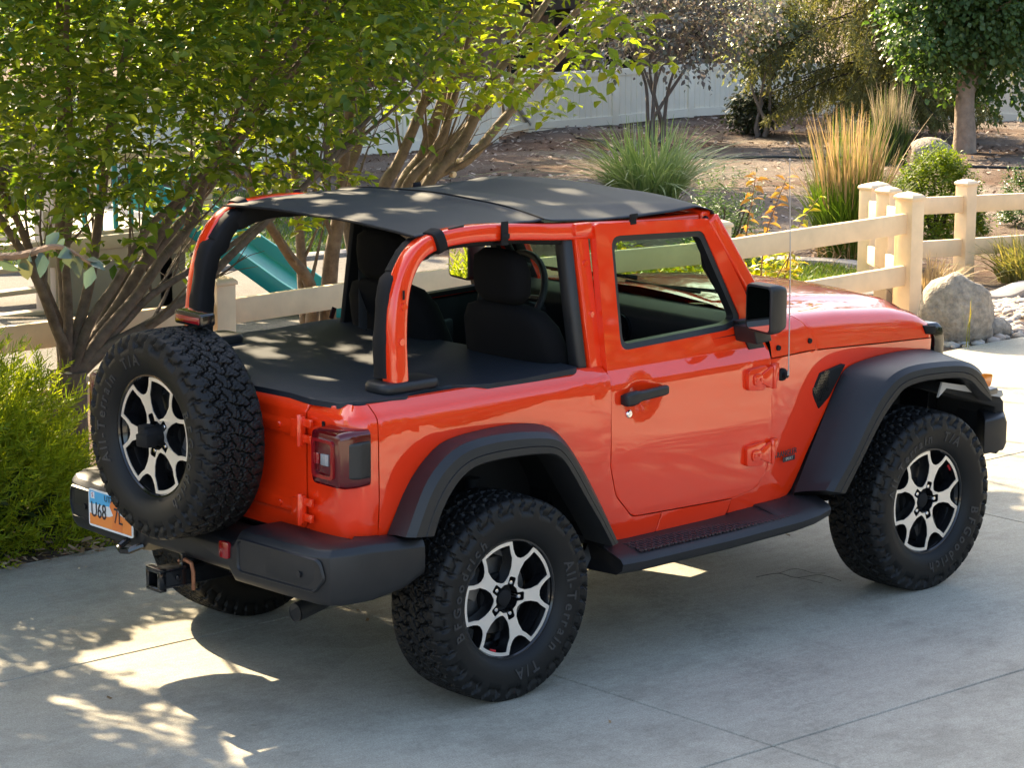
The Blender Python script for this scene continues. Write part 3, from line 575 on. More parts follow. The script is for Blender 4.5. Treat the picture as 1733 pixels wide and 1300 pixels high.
for s in (-1, 1):                                               # bonnet latch and grille edge
    b = MB(); b.prism([(2.715, 1.11), (2.80, 1.10), (2.80, 1.06), (2.73, 1.07)], 'y', s*.612, s*.64); b.build("bonnet_latch", trim_black, car, bevel=.006)
b = MB(); b.loft([[(x, y*f, z) for y in [-.62, -.5, -.25, 0, .25, .5, .62]]+[(x+.07, y*f, z) for y in [.62, .5, .25, 0, -.25, -.5, -.62]] for x, z, f in ((2.80, .70, .97), (2.808, .9, 1.0), (2.80, 1.03, 1.02), (2.785, 1.085, 1.02), (2.765, 1.11, 1.0))], closed=True)
gr = b.build("grille", gloss_black, car, bevel=.008)
b = MB()
for s in (-1, 1): b.lathe([(.09, 0), (.10, .02), (.105, .03), (.09, .045), (0, .05)], (2.862, s*.47, .93), 'x', 28)
b.build("headlight", clear, gr)
# --- wing vent with a honeycomb insert
b = MB(); vo = [(1.905, .855), (1.845, .935), (1.905, 1.012), (2.07, 1.03), (1.97, .90)]
b.prism([(x, z) for x, z in vo], 'y', ysf(1.95)-.012, ysf(1.95)+.02); vent = b.build("wing_vent", trim_black, car, bevel=.006)
b = MB()
for i in range(7):
    for j in range(12):
        x, z = 1.865+.016*i+.008*(j % 2), .873+.0125*j
        if z > .878+(x-1.885)*.95-.01 and z > .93-(x-1.862)*1.4 and z < .945+(x-1.862)*1.35 and z < 1.008+(x-1.905)*.1 and x < 1.955:
            b.lathe([(.0045, -.002), (.0078, -.002), (.0078, .003), (.0045, .003)], (x, ysf(1.95)-.0125, z), 'y', 6, caps=False)
b.build("honeycomb", gloss_black, vent, smooth=False)
# --- aerial
b = MB(); b.lathe([(0, -.03), (.012, -.03), (.014, -.012), (.026, -.008), (.028, .004), (0, .004)], (1.63, -.783, 1.045), 'y', 20); an = b.build("aerial_base", trim_black, car)
b = MB(); b.tube([(1.635, -.812, 1.045), (1.635, -.815, 1.075), (1.633, -.813, 1.5), (1.622, -.806, 1.945)], [.006, .0028, .0024, .0018], 8); b.lathe([(0, 0), (.0045, .002), (.0045, .008), (0, .011)], (1.622, -.806, 1.942), 'z', 8)
b.build("aerial_rod", mat("grey_rod", (.45, .42, .42), .4, .5), an)
# --- badge on the wing (lettering)
badge = mat("badge_dark", (.03, .03, .035), .4)
rot_side = Matrix.Translation((1.655, -.7858, .703)) @ Matrix.Rotation(R(7.5), 4, 'Z') @ Matrix.Rotation(R(90), 4, 'X')
textmesh("badge_lettering", "WRANGLER", .036, badge, car, rot_side, .001, sx=.92)
rot_side2 = Matrix.Translation((1.682, -.7805, .676)) @ Matrix.Rotation(R(7.5), 4, 'Z') @ Matrix.Rotation(R(90), 4, 'X')
b = MB(); b.box((1.69, -.779, .676), (.085, .003, .021), rot=(0, 0, R(7.5))); b.build("badge_plate", badge, car, bevel=.001)
textmesh("badge_lettering", "SPORT", .018, silver, car, rot_side2 @ Matrix.Translation((.008, 0, .0012)), .0006)
# --- windscreen frame
b = MB(); sec = [(-.5, -.5), (.5, -.5), (.5, .5), (-.5, .5)]
A = lambda s, t: Vector((1.615+(1.305-1.615)*t, s*(.715-.07*t), 1.245+(1.735-1.245)*t))
for s in (-1, 1):
    b.tube([A(s, 0)+Vector((.04, 0, -.06)), A(s, 0), A(s, .5), A(s, .97)], .062, sec=sec, up=(0, 1, 0))
b.tube([A(-1, 1)+Vector((0, 0, -.015)), Vector((1.295, -.3, 1.752)), Vector((1.295, .3, 1.752)), A(1, 1)+Vector((0, 0, -.015))], .055, sec=sec, up=(0, 0, 1))
b.tube([A(-1, .02), A(1, .02)], .05, sec=sec, up=(0, 0, 1))
wf = b.build("windscreen_frame", paint, car, bevel=.012, seg=3)
b = MB(); n_ = Vector((.85, 0, .53))*.004
q = [A(-1, .03)+Vector((0, .025, 0)), A(1, .03)-Vector((0, .025, 0)), A(1, .97)-Vector((0, .025, 0)), A(-1, .97)+Vector((0, .025, 0))]
b.add([v+n_ for v in q]+[v-n_ for v in q], [(0, 1, 2, 3), (7, 6, 5, 4), (0, 4, 5, 1), (1, 5, 6, 2), (2, 6, 7, 3), (3, 7, 4, 0)]); b.build("windscreen_glass", glass, wf, smooth=False)
for s in (-1, 1):                                               # inner A-pillar trim with grab handle
    b = MB(); b.tube([A(s, -.02)+Vector((-.03, -s*.01, 0)), A(s, 1)+Vector((-.03, -s*.01, -.02))], .05, sec=sec, up=(0, 1, 0))
    b.tube([A(s, .2)+Vector((-.03, -s*.03, 0)), A(s, .3)+Vector((-.10, -s*.05, -.02)), A(s, .55)+Vector((-.12, -s*.05, .0)), A(s, .8)+Vector((-.07, -s*.03, 0))], .018, 8)
    b.build("pillar_trim", trim_black, wf, bevel=.006)
for s in (-.32, .22):
    b = MB(); b.tube([(1.74, s-.02, 1.325), (1.69, s+.0, 1.335), (1.66, s+.45, 1.315)], [.012, .009, .006], 6); b.tube([(1.66, s+.05, 1.325), (1.655, s+.5, 1.322)], .007, 6); b.build("wiper", trim_black, car)
rsec0 = [(math.copysign(abs(math.cos(a))**.6, math.cos(a)), math.copysign(abs(math.sin(a))**.6, math.sin(a))) for a in [2*math.pi*k/16 for k in range(16)]]
# --- soft top: a thin fabric sheet stretched from header to rear bar
def top_z(x, y):
    v = abs(y)/.66; crown = interp(x, [-.22, .0, .42, .7, 1.0, 1.2, 1.32], [1.787, 1.803, 1.812, 1.803, 1.822, 1.812, 1.792]); edge = interp(x, [-.22, .0, .3, .5, .7, .9, 1.1, 1.24, 1.33], [1.768, 1.784, 1.783, 1.772, 1.757, 1.752, 1.760, 1.772, 1.748])
    z = crown*(1-v**2.6)+edge*v**2.6
    z += .010*math.exp(-((x-.42)/.035)**2)*(1-.3*v)                 # ridge over the middle bar
    z += .004*math.sin(9*x+6*y)*math.sin(7*y-3*x)*(1-v)+.008*math.exp(-((y-.25-.28*(x-.5))/.05)**2)*max(0, min(1, (x-.45)/.2))*max(0, min(1, (1.2-x)/.2))
    z += .006*math.exp(-((y+.35+.35*(x-.5))/.04)**2)*max(0, min(1, (x-.45)/.2))*max(0, min(1, (1.25-x)/.2))
    return z
def half_w(x): return interp(x, [-.22, 0, .5, .9, 1.33], [.595, .618, .632, .640, .662])
NX, NY = 90, 56; V = []; Q = []
for i in range(NX+1):
    for j in range(NY+1):
        u = i/NX; v = j/NY*2-1; x = -.215+1.535*u; hw = half_w(x); y = v*hw
        if u == 0 or i < 10: x += .03*(v*v-1)*(1-i/10)*-1
        z = top_z(x, y)
        V.append((x, y, z))
for k, dz in ((.93, -.02), (1, -.05)):                           # front hem over the header
    for j in range(NY+1):
        v = j/NY*2-1; V.append((1.32+.018*(1 if k < 1 else 1.6), v*half_w(1.33), top_z(1.32, v*half_w(1.33))+dz))
NT = NX+2
for i in range(NT):
    for j in range(NY): a = i*(NY+1)+j; Q.append((a, a+NY+1, a+NY+2, a+1))
st = rawmesh("soft_top", V, Q, fabric, car); sm = st.modifiers.new("thickness", 'SOLIDIFY'); sm.thickness = .004; sm.offset = -1
b = MB(); b.tube([(.42+.02*math.cos(3*y), y*.632/.66, top_z(.42, y*.632/.66)+.001) for y in np.linspace(-.66, .66, 40)], .004, 6); b.build("top_seam", trim_black, st)
b = MB(); b.tube([(-.218+.03*(1-v*v), v*.596, top_z(-.2, v*.596)-.002) for v in np.linspace(-1, 1, 30)], .0055, 6); b.build("top_hem", trim_black, st)
b = MB()
b.box((-.03, -.622, 1.787), (.075, .01, .026), rot=(R(12), R(-6), 0)); b.build("maker_tag", mat("tag_black", (.01, .01, .01), .5), st, bevel=.002)
for s in (-1, 1):
    for x0, zt, zb, yy in ((.195, 1.80, 1.712, .648), (.865, 1.772, 1.735, .664)):
        b = MB(); b.box((x0, s*yy, (zt+zb)/2), (.034, .008, zt-zb)); b.box((x0, s*(yy+.006), zb+.03), (.04, .006, .02)); b.box((x0, s*(yy-.03), zb), (.034, .07, .008)); b.build("top_strap", trim_black, st, bevel=.002)
    b = MB(); b.tube([(-.145, s*.612, 1.742), (-.105, s*.612, 1.757)], .046, sec=rsec0, up=(0, 1, 0)); b.build("top_strap", trim_black, st, bevel=.003)
# --- sport bars
bar_c = [(-.338, 1.225), (-.335, 1.40), (-.312, 1.56), (-.268, 1.66), (-.205, 1.722), (-.11, 1.752), (.05, 1.762), (.25, 1.752), (.48, 1.732), (.68, 1.722), (.95, 1.71), (1.27, 1.705)]
bc = [Vector((p.x, 0, p.y)) for p in catmull([Vector(p) for p in bar_c], 6)]
rsec = [(math.copysign(abs(math.cos(a))**.42, math.cos(a)), math.copysign(abs(math.sin(a))**.42, math.sin(a))) for a in [2*math.pi*k/16 for k in range(16)]]
for s in (-1, 1):
    def yb(p): return s*(.635-.03*max(0, (p.z-1.25)/.5)) if p.x < .4 else s*interp(p.x, [.4, .7, 1.27], [.605, .622, .60])
    b = MB(); path = [Vector((p.x, yb(p), p.z)) for p in bc]
    b.tube(path, [interp(p.z, [1.3, 1.7], [.040, .034]) for p in path], sec=rsec, up=(0, 1, 0)); bar = b.build("sport_bar", paint, car, ang=50)
    b = MB()                                                    # bracket holes on the outer face
    b.box((-.318, s*.6605, 1.57), (.008, .004, .035)); b.build("bracket_slot", trim_black, bar)
    for x, z, yy in ((-.316, 1.525, .6595), (-.334, 1.395, .668)):
        b = MB(); b.lathe([(.005, s*.005), (.013, s*.005), (.014, -s*.004), (.005, -s*.004)], (x, s*yy, z), 'y', 14); b.build("bracket_boss", paint, bar)
    b = MB(); pp = [Vector((p.x-.006+(.0 if p.z < 1.6 else .02), yb(p)-s*.040, p.z-(.0 if p.x < -.2 else .015))) for p in bc if p.x < .62 and p.z > 1.235]
    b.tube(pp, [.040+.0022*math.sin(k*.55)+(.002 if k % 5 == 0 else 0) for k in range(len(pp))], sec=rsec, up=(0, 1, 0)); b.build("bar_padding", trim_black, bar, ang=50)
    b = MB(); b.prism(rounded([(-.43, s*.69), (-.15, s*.69), (-.15, s*.54), (-.43, s*.54)], .05), 'z', 1.197, 1.245); b.build("bar_boot", black_plastic, bar, bevel=.018, seg=3)
    b = MB(); b.loft([[(x, s*y, z) for x, y in ((.575, .735-k), (.645, .735-k), (.650, .69-k), (.60, .66-k), (.57, .69-k))] for z, k in ((1.19, 0), (1.40, .04), (1.60, .078), (1.70, .095), (1.75, .10))])
    b.box((.60, s*.632, 1.735), (.09, .06, .05)); post = b.build("door_pillar", paint, car, bevel=.007)
    for z, k in ((1.60, .076), (1.40, .04)):
        b = MB(); b.lathe([(.004, s*.006), (.011, s*.006), (.013, -s*.004), (.004, -s*.004)], (.612, s*(.737-k), z), 'y', 14); b.build("pillar_boss", paint, post)
    b = MB(); b.loft([[(x, s*(y-k), z) for x, y in ((.527, .715), (.566, .73), (.568, .668), (.527, .655))] for z, k in ((1.18, 0), (1.45, .05), (1.70, .095))]); b.build("pillar_padding", black_plastic, post, bevel=.012)
    if s > 0:
     b = MB(); b.loft([[(x, s*(y-k), z) for x, y in ((.45, .70), (.62, .72), (.62, .69), (.45, .67))] for z, k in ((1.15, 0), (1.45, .05), (1.70, .095))]); b.box((.66, s*.70, 1.21), (.06, .06, .05)); b.build("pillar_trim", trim_black, post, bevel=.006)
    if s > 0:
     b = MB(); b.tube([(.53, s*.60, 1.63), (.44, s*.52, 1.45), (.36, s*.42, 1.22)], .024, sec=[(-1, -.06), (1, -.06), (1, .06), (-1, .06)], up=(0, 1, 0)); b.build("seat_belt", mat("belt", (.02, .02, .021), .8), post, bevel=.003)
b = MB(); b.tube([(.42, -.61, 1.75), (.42, -.3, 1.785), (.42, .3, 1.785), (.42, .61, 1.75)], .026, 10); b.build("cross_bar", trim_black, car); b = MB(); b.tube([(1.2, -.6, 1.71), (1.2, .6, 1.71)], .02, 8); b.build("cross_bar", trim_black, car)
# --- tonneau cover
to = [(-.652, .50), (-.652, .2), (-.648, 0), (-.642, -.20), (-.638, -.38), (-.648, -.52), (-.630, -.665), (-.57, -.715), (-.47, -.735), (-.36, -.742), (-.345, -.70), (-.20, -.685), (-.12, -.69), (-.05, -.735), (.02, -.752), (.46, -.757), (.50, -.74), (.505, -.60)]
to = to+[(x, -y) for x, y in to[::-1] if y < -.1]
def ton_z(x, y): return 1.206-.014*math.exp(-((x+.66)/.05)**2)+.004*math.sin(5*x+1)*math.sin(4*y)+.003*math.sin(11*x-4*y)
tn = panel("tonneau_cover", rounded(to, .03, 3), [], lambda x, y: (x, y, ton_z(x, y)), fabric, car, th=.022, step=.06, bev=.006, inw=(0, 0, -1))
b = MB(); b.box((.50, .80, 1.225), (.022, .006, .05), rot=(0, .4, 0)); b.build("tonneau_strap", trim_black, tn)
# --- cabin: floor, walls, seats, dashboard, wheel
b = MB(); b.box((.48, 0, .56), (2.2, 1.10, .14)); b.box((1.1, 0, .55), (1.0, 1.44, .10)); b.box((1.62, 0, .85), (.06, 1.42, .7)); b.box((.55, 0, .80), (.05, 1.1, .6)); b.box((-.60, 0, .9), (.04, 1.30, .5)); b.box((0, -.735, 1.135), (1.2, .03, .09)); b.box((0, .735, 1.135), (1.2, .03, .09)); b.build("cabin_floor", trim_black, car)
for s in (-1, 1):
    b = MB(); y0 = s*.37
    def slab(cx, cz, w_, t_, k=.6, yo=0): return [(cx+t_*math.copysign(abs(math.cos(a))**k, math.cos(a)), y0+yo+w_*math.copysign(abs(math.sin(a))**k, math.sin(a)), cz) for a in [2*math.pi*q/20 for q in range(20)]]
    b.loft([slab(.70, .74, .25, .09), slab(.66, .85, .27, .095), slab(.58, 1.05, .275, .10), slab(.52, 1.22, .27, .095), slab(.48, 1.34, .245, .085), slab(.455, 1.40, .20, .07), slab(.445, 1.425, .12, .04)])
    b.loft([slab(1.18, .70, .25, .10), slab(.95, .80, .26, .2), slab(.95, .84, .22, .17)])
    seat = b.build("seat", cloth, car, ang=60)
    b = MB(); b.loft([slab(.44, 1.43, .10, .04), slab(.435, 1.47, .135, .06), slab(.43, 1.55, .14, .062), slab(.42, 1.61, .125, .055), slab(.415, 1.64, .08, .03)]); b.build("headrest", cloth, seat, ang=60)
    b = MB(); b.tube([(.43, y0-.20, 1.345), (.425, y0-.14, 1.385), (.425, y0-.06, 1.385), (.425, y0-.02, 1.36)], .012, 8); b.build("seat_handle", black_plastic, seat)
b = MB(); b.loft([[(x, y, z) for x, z in ((1.62, 1.20), (1.60, 1.285), (1.48, 1.298), (1.36, 1.285), (1.335, 1.25), (1.345, 1.10), (1.40, .98), (1.62, .95))] for y in (-.70, -.4, 0, .4, .70)]); dash = b.build("dashboard", mat("dash_black", (.010, .011, .012), .55, spec=.3, bump=(300, .2, .001)), car, bevel=.012)
for y in (-.58, -.12, .12, .58):
    b = MB(); b.lathe([(.048, 0), (.058, -.006), (.062, -.014), (.062, .02)], (1.335, y, 1.19), 'x', 24, caps=False); b.lathe([(0, 0), (.05, 0)], (1.334, y, 1.19), 'x', 20, caps=False); b.box((1.33, y, 1.19), (.006, .09, .008)); b.build("air_vent", steel if False else gloss_black, dash)
b = MB(); b.tube([(1.315, -.10, 1.085), (1.30, -.12, 1.10), (1.30, -.44, 1.10), (1.315, -.46, 1.085)], [.018, .026, .026, .018], 10); b.build("grab_handle", mat("red_grip", (.32, .015, .03), .5), dash)
b = MB(); cs, sn = math.cos(R(25)), math.sin(R(25)); ring_ = []
for k in range(33):
    a = 2*math.pi*k/32; ring_.append((1.16+.19*math.sin(a)*sn, .38+.19*math.cos(a), 1.29+.19*math.sin(a)*cs))
b.tube(ring_, .016, 8, caps=False); b.tube([(1.16, .20, 1.29), (1.18, .38, 1.28), (1.16, .56, 1.29)], .016, 6); b.tube([(1.08, .38, 1.12), (1.18, .38, 1.28), (1.34, .38, 1.2)], .03, 8); b.lathe([(0, -.03), (.06, -.02), (.07, .02), (0, .03)], (1.18, .38, 1.28), 'x', 16); b.build("steering_wheel", mat("wheel_leather", (.012, .012, .013), .6), car)
# --- wing mirrors
for s in (-1, 1):
    b = MB()
    def mr(x, k, h=.102, w_=.074): return [(x, s*.925+u*w_*k, 1.372+v*h*k) for u, v in rounded([(-1, -1), (1, -.92), (1, 1), (-1, 1)], .30, 4)]
    b.loft([mr(1.325, .97), mr(1.345, 1.0), mr(1.385, .98), mr(1.425, .86), mr(1.44, .66)]); b.loft([[(x, s*y, z) for x, z in ((1.35, 1.285), (1.44, 1.285), (1.46, 1.22), (1.37, 1.215))] for y in (.76, .82, .88)]); mi = b.build("wing_mirror", black_plastic, car, bevel=.006, ang=45)
    b = MB(); b.add([(1.3235, s*.925+u*.062, 1.372+v*.089) for u, v in rounded([(-1, -1), (1, -.92), (1, 1), (-1, 1)], .25, 4)], [tuple(range(20))]); b.build("mirror_glass", mirror_m, mi, smooth=False)
# --- fender flares: section swept along the arch
def flare(J, Cc, L, yj, name, s=1):
    n = 40; par = np.linspace(0, 1, n)
    def res(P): P = [Vector(p) for p in P]; d = [0]; [d.append(d[-1]+(P[i]-P[i-1]).length) for i in range(1, len(P))]; d = np.array(d)/d[-1]; return np.array([[np.interp(t, d, [p[k] for p in P]) for k in range(len(P[0]))] for t in par])
    cj, cc, cl = res(catmull([(x, z, 0) for x, z in J], 5)), res(catmull([(x, z, 0) for x, z in Cc], 5)), res(catmull([(x, z, 0) for x, z in L], 5))
    b = MB(); rings = []
    for i in range(n):
        jx, jz = cj[i][:2]; cx, cz = cc[i][:2]; lx, lz = cl[i][:2]; y = yj(jx)
        mx, mz = (cx*.72+lx*.28, cz*.72+lz*.28); gx, gz = (cx*.35+lx*.65, cz*.35+lz*.65)
        rings.append([(jx, y, jz-.012), (jx, y-.002, jz), (jx*.62+cx*.38, y*.62-.905*.38, jz*.62+cz*.38+.003), (cx, -.905, cz), (mx, -.928, mz), (gx, -.934, gz), (gx*.92+lx*.08, -.931, gz*.92+lz*.08), (gx*.85+lx*.15, -.935, gz*.85+lz*.15), (lx, -.938, lz), (lx+.008*np.sign(jx-lx)*0, -.930, lz-.006), (lx, y+.02, lz-.004), (lx, y+.03, lz+.03), (jx, y+.03, jz-.03)])
    b.loft([[Vector(p) for p in r] for r in rings]); o = b.build(name, black_plastic, car, ang=26)
    return o
RJ = [(-.517, .712), (-.417, .888), (-.30, .998), (-.187, 1.036), (.051, 1.047), (.218, 1.031), (.327, .986), (.438, .865), (.552, .693), (.655, .515)]
RC = [(-.515, .722), (-.416, .913), (-.293, 1.013), (-.155, 1.043), (.018, 1.041), (.185, 1.018), (.259, .985), (.343, .891), (.456, .708), (.565, .53)]
RL = [(-.406, .715), (-.372, .796), (-.316, .876), (-.248, .931), (-.168, .955), (-.017, .959), (.159, .947), (.233, .918), (.293, .846), (.369, .734), (.443, .630), (.51, .525)]
fr = flare(RJ, RC, RL, lambda x: -.798, "fender_flare"); mirror_of(fr)
FJ = [(1.733, .521), (1.810, .632), (1.932, .808), (2.025, .937), (2.094, 1.003), (2.255, 1.024), (2.497, 1.024), (2.72, 1.005), (2.82, .97), (2.86, .90), (2.87, .86)]
FC = [(1.785, .545), (1.900, .672), (2.010, .825), (2.097, .929), (2.201, .993), (2.335, 1.015), (2.555, 1.006), (2.696, .985), (2.79, .935), (2.83, .87), (2.845, .83)]
FL = [(1.873, .525), (1.962, .640), (2.085, .800), (2.175, .886), (2.252, .935), (2.388, .948), (2.580, .937), (2.682, .911), (2.745, .862), (2.79, .83), (2.835, .80)]
ff = flare(FJ, FC, FL, lambda x: ysf(x)-.004, "fender_flare")
ffm = mirror_of(ff)
for s, par in ((-1, ff), (1, ffm)):
    b = MB(); b.loft([[(2.80+.055*u*k, s*(.898+.03*k), .895+.036*v*k) for u, v in rounded([(-1, -1), (.7, -1), (1, .6), (-.6, 1)], .4, 3)] for k in (1, .8)]); b.build("turn_signal", amber, par, bevel=.004)
    b = MB(); b.box((2.84, s*.88, .835), (.10, .10, .03)); b.build("marker_housing", steel, par, bevel=.008)
# --- wheel wells, underbody, axles, exhaust
for s in (-1, 1):
    for cx, r in ((.02, .55), (2.46, .56)):
        b = MB(); A0 = [(cx+r*math.cos(a), .46+r*math.sin(a)) for a in np.linspace(.06*math.pi, .94*math.pi, 20)]
        b.loft([[(x, s*y, z) for x, z in A0] for y in (.44, .66, .79)], closed=False)
        b.add([(x, s*.44, z) for x, z in A0], [tuple(range(20))]); b.build("wheel_well", under, car)
b = MB()
for s in (-1, 1): b.box((1.2, s*.42, .46), (3.6, .09, .13)); b.box((1.12, s*.70, .47), (.85, .05, .05))
b.box((-.62, 0, .50), (.10, 1.1, .12)); b.box((1.25, 0, .50), (.6, .5, .14)); b.box((-.25, .15, .50), (.55, .60, .16)); b.box((2.5, 0, .62), (.5, .9, .3))
for x in (0, 2.46): b.tube([(x, -.78, .393), (x, -.15, .393), (x, .15, .393), (x, .78, .393)], [.045, .045, .045, .045], 12); b.lathe([(.03, -.12), (.13, -.08), (.14, 0), (.12, .06), (.02, .1)], (x, .05 if x == 0 else .2, .393), 'x', 18)
for s in (-1, 1):
    b.tube([(.12, s*.50, .30), (.15, s*.52, .78)], .028, 10); b.tube([(0, s*.5, .36), (.75, s*.44, .40)], .022, 8); b.tube([(-.05, s*.47, .44), (-.02, s*.45, .7)], .06, 12); b.tube([(2.46, s*.5, .36), (1.75, s*.44, .40)], .022, 8)
b.build("chassis", under, car, ang=40)
b = MB(); b.tube([(.9, -.30, .42), (.1, -.34, .46), (-.35, -.48, .43), (-.58, -.52, .425), (-.74, -.535, .40)], [.03, .03, .03, .034, .036], 14); b.lathe([(.02, .0), (.033, .0), (.033, -.004), (.036, -.004)], (-.742, -.535, .40), 'x', 16, caps=False); b.build("exhaust_pipe", mat("dark_steel", (.05, .05, .05), .5, .7), car); b = MB(); b.lathe([(0, -.001), (.029, -.001), (.029, .002), (0, .002)], (-.7415, -.535, .40), 'x', 16); b.build("exhaust_mouth", under, car)  # plain dark pipe; a black disc paints the shade inside its mouth
# --- rear bumper
def bump_ring(x, y, zt, zb, d, nx, ny):
    """section: outer face at (x, y), going inward along (nx, ny)"""
    return [(x+nx*a, y+ny*a, z) for a, z in ((0, zb+.035), (.012, zb+.008), (.05, zb), (d, zb), (d, zt), (.07, zt+.004), (.02, zt-.006), (.002, zt-.03))]
st_ = [(-.42, -.905, .700, .56, .12, .3, .95), (-.52, -.905, .708, .52, .14, .3, .95), (-.66, -.895, .716, .497, .16, .45, .89), (-.76, -.875, .716, .493, .18, .7, .7), (-.82, -.84, .712, .492, .19, .92, .4), (-.845, -.78, .708, .492, .20, 1, .1), (-.852, -.6, .702, .49, .21, 1, 0), (-.855, -.33, .698, .487, .21, 1, 0), (-.856, -.30, .655, .487, .21, 1, 0), (-.856, -.27, .648, .52, .21, 1, 0), (-.856, 0, .648, .52, .21, 1, 0)]
st_ = st_+[(x, -y, zt, zb, d, nx, -ny) for x, y, zt, zb, d, nx, ny in st_[-2::-1]]
b = MB(); b.loft([bump_ring(*a) for a in st_]); rb = b.build("rear_bumper", black_plastic, car, bevel=.006, ang=32)
for s in (-1, 1):
    po = rounded([(s*.33, .535), (s*.79, .545), (s*.83, .60), (s*.81, .675), (s*.33, .672)], .03, 4)
    b = MB(); n = len(po); cy = sum(p[0] for p in po)/n; cz = sum(p[1] for p in po)/n
    xs = lambda y: -interp(abs(y), [0, .33, .6, .78, .84], [.8575, .8565, .8535, .8475, .825])
    inn = [(cy+(y-cy)*.955, cz+(z-cz)*.84) for y, z in po]
    vs = [(xs(y)-.001, y, z) for y, z in po]+[(xs(y)-.009, y, z) for y, z in [(cy+(y-cy)*.985, cz+(z-cz)*.94) for y, z in po]]+[(xs(y)-.009, y, z) for y, z in [(cy+(y-cy)*.968, cz+(z-cz)*.88) for y, z in po]]+[(xs(y)-.001, y, z) for y, z in inn]
    fs = [(k*n+i, k*n+(i+1) % n, (k+1)*n+(i+1) % n, (k+1)*n+i) for k in range(3) for i in range(n)]+[tuple(range(3*n, 4*n))]
    b.add(vs, fs); b.lathe([(0, -.004), (.012, -.004), (.012, .003), (0, .003)], (-.852, s*.70, .60), 'x', 14); b.build("bumper_pad", black_plastic, rb, ang=50)
    b = MB(); b.prism(rounded([(s*.225, .575), (s*.285, .575), (s*.285, .64), (s*.225, .64)], .012, 3), 'x', -.866, -.85); b.build("reflector", redbright, rb, bevel=.003)
# --- towing gear, plate, brake light
b = MB(); o_, i_ = .0375, .027
for c, d in (((0, o_-.005, 0), (0, .0)),): pass
L0, L1 = -1.0, -.62
for (y, z, dy, dz) in ((0, .0325, .075, .01), (0, -.0325, .075, .01), (.0325, 0, .01, .055), (-.0325, 0, .01, .055)): b.box(((L0+L1)/2, .015+y, .462+z), (L1-L0, dy, dz))
for (y, z, dy, dz) in ((0, .040, .094, .012), (0, -.040, .094, .012), (.041, 0, .012, .07), (-.041, 0, .012, .07)): b.box((-.985, .015+y, .462+z), (.03, dy, dz))
b.box((-.80, .015, .51), (.14, .02, .06)); b.lathe([(0, 0), (.012, 0), (.012, -.004), (0, -.004)], (-.91, -.0232, .462), 'y', 12); hr = b.build("hitch_receiver", gloss_black, car, bevel=.002)
b = MB(); b.tube([(-.86, .04, .505), (-.86, .0, .518), (-.86, -.04, .512), (-.86, -.052, .48), (-.86, -.052, .41)], .008, 8); b.build("hitch_pin", rust, hr)
b = MB(); b.tube([(-.72, .39, .55), (-.84, .39, .53), (-.90, .39, .500), (-.915, .35, .497), (-.905, .315, .50), (-.85, .30, .515)], .014, 8); b.build("tow_hook", gloss_black, car)
plate_x = -.874
b = MB(); b.prism(rounded([(.328, .540), (.635, .540), (.635, .692), (.328, .692)], .014, 4), 'x', plate_x, plate_x+.004); pl = b.build("licence_plate", mat("plate_white", (.78, .80, .80), .35), car)
def plate_piece(name, pts, col, dx):
    b = MB(); b.prism(pts, 'x', plate_x-dx, plate_x-dx+.0006); b.build(name, mat(name, col, .4), pl, smooth=False)
plate_piece("plate_sky", [(.337, .647), (.627, .632), (.627, .685), (.337, .685)], (.10, .42, .70), .0010)
plate_piece("plate_sand", [(.337, .549), (.627, .549), (.627, .592), (.56, .589), (.49, .598), (.42, .62), (.337, .60)], (.85, .27, .06), .0010)
plate_piece("plate_rock", [(.40, .55), (.47, .55), (.463, .61), (.485, .64), (.476, .668), (.440, .672), (.428, .63), (.40, .60)], (.80, .22, .05), .0018)
plate_piece("plate_sticker", [(.590, .655), (.616, .655), (.616, .681), (.590, .681)], (.85, .85, .85), .0022)
ink = mat("plate_ink", (.02, .02, .03), .5)
def plate_text(body, y, z, size, m, sx=1.0, dx=.003):
    textmesh("plate_lettering", body, size, m, pl, Matrix.Translation((plate_x-dx, y, z)) @ Matrix.Rotation(R(-90), 4, 'Z') @ Matrix.Rotation(R(90), 4, 'X'), .0004, sx=sx)
plate_text("U68", .562, .608, .088, ink, .72); plate_text("7L", .425, .608, .088, ink, .72); plate_text("UTAH", .475, .667, .034, ink, 1.0); plate_text("5", .603, .668, .026, mat("sticker_ink", (.35, .02, .06), .5), dx=.0034)
b = MB(); b.loft([[(-.80+dx, y*k, 1.452+z*k) for y, z in rounded([(-.088, -.026), (.088, -.026), (.088, .026), (-.088, .026)], .012, 3)] for dx, k in ((-.028, .96), (-.022, 1), (.03, 1), (.045, .85))]); bl = b.build("brake_light", gloss_black, car, bevel=.008)
b = MB(); b.box((-.829, .0, 1.450), (.008, .150, .026)); b.build("brake_lens", redbright, bl, bevel=.003)
b = MB(); b.tube([(-.79, 0, 1.43), (-.77, 0, 1.36), (-.69, 0, 1.25), (-.68, 0, 1.0)], [.035, .04, .05, .07], sec=[(-1, -.35), (1, -.35), (1, .35), (-1, .35)], up=(0, 1, 0)); b.tube([(-.77, -.07, 1.40), (-.70, -.10, 1.33), (-.645, -.13, 1.22), (-.655, -.14, 1.15)], .012, 8); b.build("light_bracket", black_plastic, bl, bevel=.006)
